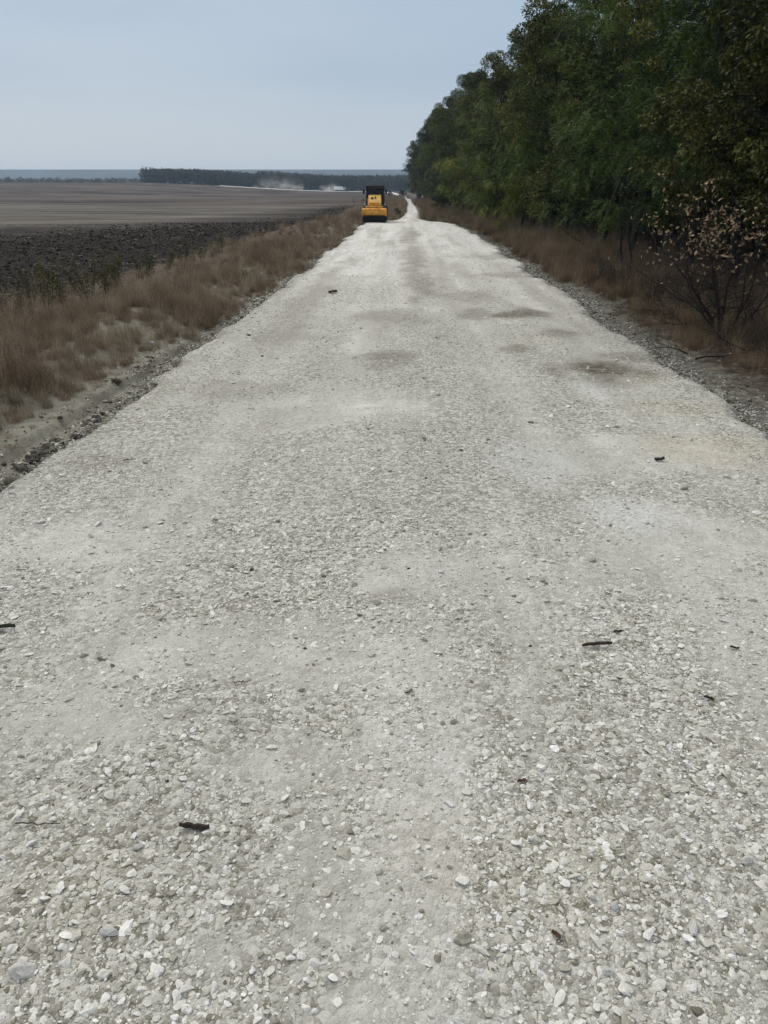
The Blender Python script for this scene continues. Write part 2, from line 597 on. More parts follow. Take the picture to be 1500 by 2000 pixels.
m, nt, out = new_mat('crushed_limestone'); g = NT(nt)
pos = g.n('ShaderNodeNewGeometry').outputs['Position']
a1 = g.n('ShaderNodeAttribute', attribute_name='mask')
sc_ = g.n('ShaderNodeSeparateColor'); g.link(a1.outputs['Color'], sc_.inputs[0])
STN, WRM, FIN = sc_.outputs[0], sc_.outputs[1], sc_.outputs[2]
EDG = a1.outputs['Alpha']
cl0 = g.n('ShaderNodeSeparateColor'); g.link(g.n('ShaderNodeAttribute', attribute_name='cool').outputs['Color'], cl0.inputs[0])
CL, DST, TRK = cl0.outputs[0], cl0.outputs[1], cl0.outputs[2]
warp = g.n('ShaderNodeVectorMath', operation='ADD')
wn = g.n('ShaderNodeTexNoise'); wn.inputs['Scale'].default_value = 30; wn.inputs['Detail'].default_value = 3
g.link(pos, wn.inputs['Vector'])
wm = g.n('ShaderNodeVectorMath', operation='SCALE'); g.link(wn.outputs['Color'], wm.inputs[0]); wm.inputs['Scale'].default_value = .022
g.link(pos, warp.inputs[0]); g.link(wm.outputs[0], warp.inputs[1])
wp = warp.outputs[0]
v_big = g.voro(wp, 26); v_sm = g.voro(wp, 75)
e_big = g.voro(wp, 26, 'DISTANCE_TO_EDGE'); e_sm = g.voro(wp, 75, 'DISTANCE_TO_EDGE')
vc = g.voro(wp, 26, 'F1', 'Color'); vcs = g.voro(wp, 75, 'F1', 'Color')
sb = g.n('ShaderNodeSeparateColor'); g.link(vc, sb.inputs[0])
ss = g.n('ShaderNodeSeparateColor'); g.link(vcs, ss.inputs[0])
big = g.noise(pos, .45, 5, .6); fn = g.noise(pos, 130, 4, .7); md = g.noise(pos, 5.0, 5, .65)
fine_c = g.mix(g.ramp(big, .35, .65), (.47, .467, .435), (.67, .668, .645))
fine_c = g.mix(g.ramp(md, .4, .7), fine_c, g.mix(.5, fine_c, (.40, .395, .36)))
fine_c = g.mix(g.math('MULTIPLY', g.ramp(fn, .5, .75), .45), fine_c, (.24, .235, .205))
coarse_c = g.mix(sb.outputs[0], (.19, .182, .142), (.64, .638, .60))  # dark end deepened to stand in for shade among the coarse stones
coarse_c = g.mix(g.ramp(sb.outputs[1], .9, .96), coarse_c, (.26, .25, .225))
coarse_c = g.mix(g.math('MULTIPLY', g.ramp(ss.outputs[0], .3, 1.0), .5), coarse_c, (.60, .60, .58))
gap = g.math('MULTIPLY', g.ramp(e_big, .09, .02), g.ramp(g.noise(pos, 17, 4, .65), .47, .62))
coarse_c = g.mix(g.math('MULTIPLY', gap, .9), coarse_c, (.12, .11, .09))  # crevice shade put into the colour along the big stone edges
pit_shade = g.math('MULTIPLY', g.ramp(g.noise(pos, 52, 3, .55, .6), .60, .68), g.ramp(md, .38, .6))
coarse_c = g.mix(g.math('MULTIPLY', pit_shade, .85), coarse_c, (.10, .092, .075))  # shaded hollows between stones painted as dark spots
gap_shade_sm = g.math('MULTIPLY', g.ramp(e_sm, .10, .02), g.ramp(fn, .45, .62))
coarse_c = g.mix(g.math('MULTIPLY', gap_shade_sm, .5), coarse_c, (.22, .21, .18))  # weaker crevice shade painted round the small stones
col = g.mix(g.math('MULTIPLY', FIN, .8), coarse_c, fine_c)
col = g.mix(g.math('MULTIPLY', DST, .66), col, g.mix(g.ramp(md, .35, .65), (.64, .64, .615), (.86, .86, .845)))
lng = g.noise(g.mapping(pos, (1.7, .14, 1)), 1.0, 6, .62)
col = g.mix(g.ramp(lng, .36, .66, 0, .42), col, g.mix(1.0, col, (.70, .69, .655), 'MULTIPLY'))
col = g.mix(g.math('MULTIPLY', TRK, .34), col, (.37, .372, .352))
col = g.mix(g.math('MULTIPLY', STN, .95), col, g.mix(g.ramp(md, .35, .65), (.075, .065, .051), (.21, .19, .155)))
col = g.mix(g.math('MULTIPLY', WRM, .55), col, g.mix(1.0, col, (.95, .90, .76), 'MULTIPLY'))
col = g.mix(g.math('MULTIPLY', CL, .5), col, (.66, .68, .70))
ew = g.math('MULTIPLY', EDG, g.ramp(g.noise(pos, 3.2, 5, .65), .35, .62))
col = g.mix(g.math('MULTIPLY', ew, .75), col, (.21, .20, .172))
hh = g.math('SUBTRACT', 1.0, v_big)
hh = g.math('MULTIPLY', hh, g.math('SUBTRACT', 1.0, g.math('MULTIPLY', FIN, .75)))
hh = g.math('ADD', hh, g.math('MULTIPLY', g.math('SUBTRACT', 1.0, v_sm), .35))
hh = g.math('ADD', hh, g.math('MULTIPLY', fn, .35))
hh = g.math('ADD', hh, g.math('MULTIPLY', g.noise(pos, 14, 4, .6), .8))
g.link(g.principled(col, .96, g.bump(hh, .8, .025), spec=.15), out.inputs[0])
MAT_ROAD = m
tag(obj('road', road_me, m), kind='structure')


# far pale track along the wood
def ribbon(name, pts, w, mat, lift=.06):
    vs = []; fs = []
    for i, (x, y) in enumerate(pts):
        for s in (-1, -.33, .33, 1):
            X, Y = x, y + s * w / 2
            vs.append((X, Y, float(base_z(X, Y)) + lift - (.2 if abs(s) == 1 else 0)))
    for i in range(len(pts) - 1):
        for k in range(3):
            fs.append((i * 4 + k, i * 4 + 4 + k, i * 4 + 5 + k, i * 4 + 1 + k))
    mb = MB(); mb.add(vs, fs)
    return mb.build(name, mat)


M_PALE = simple('pale_track', (.62, .61, .57), .12, .3, .95)
tag(ribbon('track', [(x, 655 + 18 * math.sin(x / 50)) for x in range(-150, -29, 6)], 16, M_PALE, .5), kind='structure')

# ------------------------------------------------------------------ scatter by geometry nodes
def ico(sub, seed, flat=(1, 1, 1), amp=.25, freq=1.6, facet=0):
    import bmesh
    bm = bmesh.new()
    bmesh.ops.create_icosphere(bm, subdivisions=sub, radius=.5)
    r = random.Random(seed)
    # cut the ball with random planes for crushed faces
    planes = []
    for k in range(facet):
        n = Vector((r.gauss(0, 1), r.gauss(0, 1), r.gauss(0, 1))).normalized()
        planes.append((n, r.uniform(.26, .42)))
    off = Vector((r.uniform(0, 50), r.uniform(0, 50), r.uniform(0, 50)))
    from mathutils import noise as mn
    for v in bm.verts:
        p = v.co.copy()
        for n, dd in planes:
            k = p.dot(n) - dd
            if k > 0:
                p -= n * k
        p *= 1 + amp * mn.noise(p * freq * 2 + off)
        v.co = Vector((p.x * flat[0], p.y * flat[1], p.z * flat[2]))
    me = bpy.data.meshes.new('pebble')
    bm.to_mesh(me); bm.free()
    return me


_scatter_n = [0]


def scatter(name, pos, rot, scl, idx, variants, mat):
    """instances variant meshes on the given points"""
    col = bpy.data.collections.new(name + '_kinds')
    for k, me in enumerate(variants):
        if len(me.materials) == 0:
            me.materials.append(mat)
        o = bpy.data.objects.new('%s_kind_%02d' % (name, k), me)
        col.objects.link(o)
    me = bpy.data.meshes.new(name)
    n = len(pos)
    me.vertices.add(n)
    me.vertices.foreach_set('co', np.ascontiguousarray(pos, dtype=np.float32).ravel())
    for nm, arr in (('rot', rot), ('scl', scl)):
        a = me.attributes.new(nm, 'FLOAT_VECTOR', 'POINT')
        a.data.foreach_set('vector', np.ascontiguousarray(arr, dtype=np.float32).ravel())
    a = me.attributes.new('idx', 'INT', 'POINT')
    a.data.foreach_set('value', np.ascontiguousarray(idx, dtype=np.int32))
    o = bpy.data.objects.new(name, me); C.objects.link(o)
    ng = bpy.data.node_groups.new(name, 'GeometryNodeTree')
    ng.interface.new_socket('Geometry', in_out='INPUT', socket_type='NodeSocketGeometry')
    ng.interface.new_socket('Geometry', in_out='OUTPUT', socket_type='NodeSocketGeometry')
    gi = ng.nodes.new('NodeGroupInput'); go = ng.nodes.new('NodeGroupOutput')
    ci = ng.nodes.new('GeometryNodeCollectionInfo')
    ci.inputs['Collection'].default_value = col
    ci.inputs['Separate Children'].default_value = True
    ci.inputs['Reset Children'].default_value = True
    ip = ng.nodes.new('GeometryNodeInstanceOnPoints')
    ip.inputs['Pick Instance'].default_value = True

    def na(nm, typ):
        q = ng.nodes.new('GeometryNodeInputNamedAttribute'); q.data_type = typ
        q.inputs['Name'].default_value = nm
        return q.outputs['Attribute']
    L = ng.links.new
    L(gi.outputs[0], ip.inputs['Points']); L(ci.outputs[0], ip.inputs['Instance'])
    L(na('idx', 'INT'), ip.inputs['Instance Index'])
    e2r = ng.nodes.new('FunctionNodeEulerToRotation')
    L(na('rot', 'FLOAT_VECTOR'), e2r.inputs[0]); L(e2r.outputs[0], ip.inputs['Rotation'])
    L(na('scl', 'FLOAT_VECTOR'), ip.inputs['Scale'])
    L(ip.outputs[0], go.inputs[0])
    md = o.modifiers.new('scatter', 'NODES'); md.node_group = ng
    tag(o, kind='stuff')
    return o


def rand_pts(n, x0, x1, y0, y1):
    return rng.uniform(x0, x1, n), rng.uniform(y0, y1, n)


def in_frame(X, Y, Z, mx=160, my=60):
    u, v, zc = project(np.stack([X, Y, Z], 1))
    return (zc > .1) & (u > -mx) & (u < 1500 + mx) & (v > -200) & (v < 2000 + my)


# gravel
stones = [ico(2, 10 + k, (1, random.uniform(.7, .95), random.uniform(.45, .7)), .30, 1.7, 9) for k in range(8)]
chips = [ico(1, 40 + k, (1, random.uniform(.65, .95), random.uniform(.5, .75)), .22, 1.8, 3) for k in range(6)]
M_STONE = inst_mat('limestone_chip', [(0, (.16, .148, .115)), (.07, (.34, .33, .285)), (.25, (.47, .465, .415)), (.6, (.585, .583, .545)), (.93, (.69, .69, .665)), (1, (.78, .78, .765))], .96, 6, .22, .3)

layers = []  # y0,y1,dens_fine,dens_coarse,smin,smax,stone kind
for (y0, y1, df, dc, s0, s1, kind, mx) in [
        (1.55, 9, 900, 2300, .008, .019, 1, 450), (1.55, 6.5, 110, 950, .017, .032, 1, 700), (6.5, 18, 70, 330, .017, .030, 1, 400), (1.55, 6.5, 10, 270, .030, .060, 0, 700), (6.5, 30, 6, 70, .030, .050, 0, 200), (18, 45, 20, 100, .026, .045, 1, 200),
        (1.55, 40, .8, 7, .05, .085, 0, 200), (40, 76, 5, 16, .04, .075, 1, 100)]:
    area = 9.6 * (y1 - y0)
    X, Y = rand_pts(int(area * dc), -4.6, 5.0, y0, y1)
    # coarse/fine thinning
    f = fine_mask(X, Y)
    patch = .45 + .55 * sm(fbm(X * 1.3, Y * 1.1, 91, 3), -.35, .35)
    keep = rng.random(len(X)) < (dc + (df - dc) * f) / dc * patch
    X, Y = X[keep], Y[keep]
    e0 = road_l(Y) + edge_noise(Y, 61); e1 = road_r(Y) + edge_noise(Y, 71)
    keep = (X > e0 - .1) & (X < e1 + .1) & in_frame(X, Y, X * 0, mx) & (rng.random(len(X)) > .85 * stain_mask(X, Y))
    X, Y = X[keep], Y[keep]
    n = len(X)
    s = s0 * (s1 / s0) ** (rng.random(n) ** 1.4)
    ed = np.minimum(X - (road_l(Y) + edge_noise(Y, 61)), (road_r(Y) + edge_noise(Y, 71)) - X)
    Z = road_z(X, Y) - .19 * (1 - sm(ed, 0, .30)) + s * rng.uniform(-.16, .15, n)
    layers.append((X, Y, Z, s, np.full(n, kind)))
# white stones spilling over both edges of the spread layer
for side in (0, 1):
    for (y0, y1, dens, s0, s1) in [(4, 20, 170, .014, .045), (20, 50, 60, .03, .07)]:
        n = int((y1 - y0) * dens); Y = rng.uniform(y0, y1, n); o = rng.exponential(.16, n) - .06
        X = (road_l(Y) + edge_noise(Y, 61) - o) if side == 0 else (road_r(Y) + edge_noise(Y, 71) + o)
        s = s0 * (s1 / s0) ** (rng.random(n) ** 1.6)
        layers.append((X, Y, np.maximum(ground_z(X, Y), road_z(X, Y) - .2) + s * .12, s, np.full(n, 1)))
X, Y, Z, s, kd = [np.concatenate(a) for a in zip(*layers)]
n = len(X)
idx = np.where(kd == 0, rng.integers(0, 8, n), 8 + rng.integers(0, 6, n))
asp = rng.uniform(.8, 1.25, n)
scl = np.stack([s * asp * 1.2, s / asp * 1.2, s * rng.uniform(.55, 1.05, n)], 1)
rot = np.stack([rng.normal(0, .28, n), rng.normal(0, .28, n), rng.uniform(0, 6.28, n)], 1)
print('gravel', n)
scatter('gravel', np.stack([X, Y, Z], 1), rot, scl, idx, stones + chips, M_STONE)

# loose stones and crumbs along the two shoulders
sh = []
for side in (0, 1):
    for (y0, y1, dens, s0, s1) in [(5, 22, 190, .015, .05), (22, 60, 60, .03, .08), (5, 40, 9, .05, .12)]:
        n = int(1.3 * (y1 - y0) * dens)
        Y = rng.uniform(y0, y1, n); o = rng.gamma(1.5, .26, n) - .12
        X = (road_l(Y) + edge_noise(Y, 61) - o) if side == 0 else (road_r(Y) + edge_noise(Y, 71) + o)
        s = s0 * (s1 / s0) ** (rng.random(n) ** 1.8)
        sh.append((X, Y, ground_z(X, Y) + .03 * (o < .1) + s * .1, s))
X, Y, Z, s = [np.concatenate(a) for a in zip(*sh)]
k = in_frame(X, Y, Z, 200); X, Y, Z, s = X[k], Y[k], Z[k], s[k]; n = len(X)
M_CRUMB = inst_mat('shoulder_crumb', [(0, (.06, .052, .043)), (.3, (.12, .11, .092)), (.6, (.20, .19, .165)), (.85, (.33, .325, .30)), (1, (.52, .52, .49))], .96, 6, .25, .3)
scatter('rubble', np.stack([X, Y, Z], 1), np.stack([rng.normal(0, .4, n), rng.normal(0, .4, n), rng.uniform(0, 6.28, n)], 1),
        np.stack([s * 1.2, s, s * rng.uniform(.7, 1.1, n)], 1), rng.integers(0, 14, n), [x.copy() for x in stones + chips], M_CRUMB)
for o_ in bpy.data.collections['rubble_kinds'].objects:
    o_.data.materials.clear(); o_.data.materials.append(M_CRUMB)


# ------------------------------------------------------------------ dry grass
def blades(nb, h0, h1, spread, width, lean, seed, seg=3, seedhead=.0):
    r = np.random.default_rng(seed)
    V = []; Fc = []
    for b in range(nb):
        a = r.uniform(0, 6.283); rad = spread * math.sqrt(r.random())
        p = np.array([rad * math.cos(a), rad * math.sin(a), -.02])
        h = r.uniform(h0, h1); w = width * r.uniform(.6, 1.3)
        la = r.uniform(0, 6.283); ln = lean * r.uniform(.2, 1.3)
        side = np.array([math.cos(la + 1.57), math.sin(la + 1.57), 0])
        dirv = np.array([math.cos(la), math.sin(la), 0])
        o = len(V)
        for k in range(seg + 1):
            t = k / seg
            q = p + np.array([0, 0, h * (t - .28 * ln * t * t)]) + dirv * h * ln * t * t
            ww = w * (1 - .8 * t)
            V.append(q - side * ww / 2); V.append(q + side * ww / 2)
        for k in range(seg):
            Fc.append((o + 2 * k, o + 2 * k + 1, o + 2 * k + 3, o + 2 * k + 2))
        if r.random() < seedhead:
            top = V[-1]; o = len(V)
            for k in range(5):
                q = top + np.array([0, 0, h * .10 * k / 4]) + dirv * h * .05 * k / 4 + r.normal(0, .008, 3)
                d2 = r.normal(0, 1, 3); d2 /= np.linalg.norm(d2)
                V += [q - d2 * .012, q + side * .006, q + d2 * .012 + np.array([0, 0, .012])]
                Fc.append((len(V) - 3, len(V) - 2, len(V) - 1))
    V = np.array(V)
    sizes = np.array([len(f) for f in Fc])
    return mesh_np('tuft', V, np.concatenate([np.array(f) for f in Fc]), sizes)


M_GRASS_L = inst_mat('dry_grass', [(0, (.10, .073, .049)), (.3, (.185, .140, .096)), (.6, (.265, .21, .148)), (.9, (.37, .305, .222)), (1, (.48, .415, .315))], .95, 3, .3, 0, .25)
M_GRASS_R = inst_mat('brown_grass', [(0, (.082, .057, .037)), (.35, (.162, .118, .075)), (.7, (.24, .182, .120)), (1, (.35, .28, .19))], .95, 3, .3, 0, .25)
tufts = [blades(90, .22, .58, .20, .0085, .65, 100 + k, 3, .35) for k in range(4)] + [blades(34, .45, .95, .22, .0075, .35, 110 + k, 4, .7) for k in range(2)] + [blades(70, .08, .26, .24, .010, 1.0, 120 + k, 2) for k in range(3)]


def grass(name, gen, mat, hmul=1.0):
    X, Y, s, short = gen
    Z = ground_z(X, Y)
    k = in_frame(X, Y, Z, 260); X, Y, Z, s, short = X[k], Y[k], Z[k], s[k], short[k]
    n = len(X)
    idx = np.where(short, 6 + rng.integers(0, 3, n), rng.integers(0, 6, n))
    rot = np.stack([rng.normal(0, .15, n), rng.normal(0, .15, n), rng.uniform(0, 6.28, n)], 1)
    scl = np.stack([s, s, s * hmul * rng.uniform(.75, 1.2, n)], 1)
    print(name, n)
    o = scatter(name, np.stack([X, Y, Z], 1), rot, scl, idx, [t.copy() for t in tufts], mat)
    return o


def gen_left():
    out_ = []
    for (y0, y1, dens, sm_) in [(5, 22, 36, .72), (22, 50, 14, .70), (50, 110, 7, .80), (110, 200, 3, 1.3)]:
        n = int(7.5 * (y1 - y0) * dens)
        Y = rng.uniform(y0, y1, n); o = rng.uniform(.2, 7.2, n)
        l = road_l(Y) + edge_noise(Y, 61)
        X = l - o + .15
        dens_n = fbm(X * .5, Y * .35, 131, 3)
        start = np.interp(Y, [0, 14, 20, 25, 31, 42], [.8, .65, .18, .08, 0, -.1]) + .5 * np.clip(1.2 - Y / 40, .3, 1) * fbm(Y * .2, Y * 0 + .3, 133, 3)
        body = sm(o, start, start + .3) * (1 - .88 * sm(o, 2.6, 4.2)) * (.72 + .28 * sm(dens_n, -.4, .2))
        edge_ = .12 * sm(o, .3, .9)
        keep = rng.random(n) < np.maximum(body, edge_)
        tall = sm(dens_n, -.3, .5)
        s = sm_ * (.75 + .55 * tall) * rng.uniform(.75, 1.2, n) * (.62 + .38 * sm(o, start, start + 1.0))
        short = (rng.random(n) < .18) | (o < start + .1)
        out_.append((X[keep], Y[keep], s[keep], short[keep]))
    return [np.concatenate(a) for a in zip(*out_)]


def gen_right():
    out_ = []
    for (y0, y1, dens, sm_) in [(8, 24, 24, .72), (24, 55, 14, .95), (55, 110, 7, 1.2), (110, 220, 2.5, 1.5)]:
        n = int(9 * (y1 - y0) * dens)
        Y = rng.uniform(y0, y1, n); o = rng.uniform(.2, 9, n)
        r_ = road_r(Y) + edge_noise(Y, 71)
        X = r_ + o
        start = np.interp(Y, [0, 14, 24, 40, 60, 80], [.62, .55, .45, .35, .2, .05]) + .4 * np.clip(1.2 - Y / 50, .2, 1) * fbm(Y * .3, Y * 0 + .3, 143, 3)
        dens_n = fbm(X * .5, Y * .35, 141, 3)
        body = sm(o, start, start + .6) * (1 - .55 * sm(o, 4.5, 6)) * (.5 + .5 * sm(dens_n, -.4, .2))
        keep = rng.random(n) < np.maximum(body, .06 * sm(o, .4, .8))
        s = sm_ * (.7 + .5 * sm(dens_n, -.3, .5)) * rng.uniform(.7, 1.2, n)
        short = (rng.random(n) < .3) | (o < start + .3)
        out_.append((X[keep], Y[keep], s[keep], short[keep]))
    return [np.concatenate(a) for a in zip(*out_)]


def gen_mid():
    """rank growth along the narrow stretch beyond the roller"""
    n = 2600
    Y = rng.uniform(80, 260, n)
    l = road_l(Y)
    X = l - .4 - rng.gamma(1.6, 1.5, n)
    s = rng.uniform(.9, 2.0, n)
    return X, Y, s, rng.random(n) < .2


grass('dry_grass', gen_left(), M_GRASS_L)
grass('brown_grass', gen_right(), M_GRASS_R)
grass('verge_grass', gen_mid(), M_GRASS_L)

# clods and straw on the ploughed strip
clods = [ico(2, 70 + k, (1, .85, .7), .5, 1.5, 3) for k in range(5)]
M_CLOD = inst_mat('dark_clod', [(0, (.009, .007, .005)), (.5, (.021, .0165, .0125)), (.9, (.046, .037, .028)), (1, (.09, .074, .055))], .97, 5, .35, .5)
cl = []
for (y0, y1, x0, x1, dens, s0, s1) in [(10, 30, -24, -10.2, 46, .04, .15), (30, 75, -34, -10.2, 16, .05, .20), (75, 150, -30, -10.2, 4.5, .09, .28)]:
    n = int((y1 - y0) * (x1 - x0) * dens)
    X, Y = rand_pts(n, x0, x1, y0, y1)
    d = (X + 27) * .97 - (Y - 56) * .242
    keep = rng.random(n) < np.maximum(sm(d + 3 * fbm(X * .3, Y * .3, 151, 2), -9, 4), .8 * sm(X, -17, -13))
    X, Y = X[keep], Y[keep]
    s = s0 * (s1 / s0) ** (rng.random(len(X)) ** 1.8)
    cl.append((X, Y, s))
X, Y, s = [np.concatenate(a) for a in zip(*cl)]
Z = ground_z(X, Y); k = in_frame(X, Y, Z, 200); X, Y, Z, s = X[k], Y[k], Z[k], s[k]; n = len(X)
print('clods', n)
scatter('soil_clods', np.stack([X, Y, Z], 1), np.stack([rng.normal(0, .5, n), rng.normal(0, .5, n), rng.uniform(0, 6.28, n)], 1),
        np.stack([s * 1.2, s, s], 1), rng.integers(0, 5, n), clods, M_CLOD)


def straw(seed):
    r = random.Random(seed); mb = MB()
    for k in range(r.randint(1, 3)):
        p = Vector((r.uniform(-.06, .06), r.uniform(-.06, .06), .02)); a = r.uniform(0, 6.28); pts = [p.copy()]
        dz = r.uniform(-.2, .8)
        for q in range(4):
            a += r.uniform(-.7, .7); dz -= .25
            p = p + Vector((math.cos(a), math.sin(a), dz)) * r.uniform(.03, .06)
            p.z = max(p.z, .005); pts.append(p.copy())
        mb.tube(pts, [.006, .008, .007, .005, .003], 4)
    return mb.mesh('straw')


straws = [straw(k) for k in range(6)]
M_STRAW = inst_mat('straw', [(0, (.09, .075, .055)), (.5, (.20, .175, .135)), (.85, (.34, .31, .25)), (1, (.50, .47, .40))], .9, 10, .2)
sw = []
for (y0, y1, x0, x1, dens, sm_) in [(10, 30, -24, -9.6, 5, .9), (30, 80, -44, -9.6, 2.2, 1.1), (14, 19, -12, -9.2, 26, 1.0)]:
    n = int((y1 - y0) * (x1 - x0) * dens)
    X, Y = rand_pts(n, x0, x1, y0, y1)
    keep = rng.random(n) < .25 + .75 * sm(fbm(X * .35, Y * .25, 161, 3), -.1, .4)
    sw.append((X[keep], Y[keep], sm_ * rng.uniform(.6, 1.5, keep.sum())))
X, Y, s = [np.concatenate(a) for a in zip(*sw)]
Z = ground_z(X, Y) + .05; k = in_frame(X, Y, Z, 200); X, Y, Z, s = X[k], Y[k], Z[k], s[k]; n = len(X)
scatter('straw', np.stack([X, Y, Z], 1), np.stack([rng.normal(0, .3, n), rng.normal(0, .3, n), rng.uniform(0, 6.28, n)], 1),
        np.stack([s, s, s], 1), rng.integers(0, 6, n), straws, M_STRAW)


# ------------------------------------------------------------------ leaves
def leaf_mesh(name, P, T, N, L, W, fold=.25):
    """folded rhombic leaves: base P, axis T, normal N, length L, width W"""
    n = len(P)
    B = np.cross(N, T)
    B /= np.linalg.norm(B, axis=1, keepdims=True) + 1e-9
    tip = P + T * L[:, None]
    midp = P + T * (L * .45)[:, None]
    lft = midp + B * (W / 2)[:, None] + N * (W * fold)[:, None]
    rgt = midp - B * (W / 2)[:, None] + N * (W * fold)[:, None]
    V = np.stack([P, rgt, tip, lft], 1).reshape(-1, 3)
    b = np.arange(n)[:, None] * 4
    F = (b + np.array([[0, 1, 2, 0, 2, 3]])).reshape(-1)
    return mesh_np(name, V, F, np.full(2 * n, 3))


def unit(a):
    return a / (np.linalg.norm(a, axis=-1, keepdims=True) + 1e-9)


def leaf_mat(name, stops, transl=.15, rough=.5):
    m, nt, out = new_mat(name); g = NT(nt)
    rnd = g.n('ShaderNodeNewGeometry').outputs['Random Per Island']
    oi = g.n('ShaderNodeObjectInfo').outputs['Random']
    tc = g.n('ShaderNodeTexCoord').outputs['Object']
    cl_ = g.noise(tc, .55, 3, .6)
    f = g.math('ADD', g.math('SUBTRACT', g.math('MULTIPLY', rnd, .80), .16), g.math('MULTIPLY', g.math('SUBTRACT', cl_, .5), 1.6))
    f = g.math('ADD', f, g.math('SUBTRACT', g.math('MULTIPLY', oi, .55), .10), True)
    c = g.ramp_c(f, stops)
    s = g.principled(c, rough, spec=.14)
    t = g.n('ShaderNodeBsdfTranslucent'); g.put(t.inputs[0], c)
    mx = g.n('ShaderNodeMixShader'); mx.inputs[0].default_value = transl
    g.link(s, mx.inputs[1]); g.link(t.outputs[0], mx.inputs[2])
    g.link(mx.outputs[0], out.inputs[0])
    return m


M_LEAF = [leaf_mat('leaf_dark', [(0, (.013, .019, .005)), (.4, (0.050, 0.066, 0.014)), (.8, (0.106, 0.125, 0.025)), (1, (.15, .15, .034))]),
          leaf_mat('leaf_feather', [(0, (.014, .027, .006)), (.4, (0.055, 0.100, 0.018)), (.8, (0.119, 0.188, 0.031)), (1, (.16, .20, .042))]),
          leaf_mat('leaf_olive', [(0, (.020, .025, .006)), (.4, (0.073, 0.083, 0.017)), (.8, (0.144, 0.145, 0.029)), (.94, (0.225, 0.194, 0.041)), (1, (.32, .21, .05))]),
          leaf_mat('leaf_yellow', [(0, (.034, .050, .007)), (.4, (0.125, 0.163, 0.018)), (.8, (0.225, 0.263, 0.031)), (1, (.25, .24, .04))])]
M_BARK = simple('bark', (.022, .018, .015), .45, 7, .95, bump=.8, bdist=.02)
M_BARK_PALE = simple('bark_pale', (.12, .105, .085), .3, 9, .95, bump=.5)


def limb(mb, p, d, L, r, rnd, n=6, bend=.25, lift=.0, sides=6):
    pts = [p.copy()]; rad = [r]
    d = d.normalized()
    for k in range(n):
        d = (d + Vector((rnd.uniform(-bend, bend), rnd.uniform(-bend, bend), rnd.uniform(-bend, bend) + lift))).normalized()
        p = p + d * L / n
        pts.append(p.copy()); rad.append(r * (1 - .8 * (k + 1) / n))
    mb.tube(pts, rad, sides)
    return pts, rad


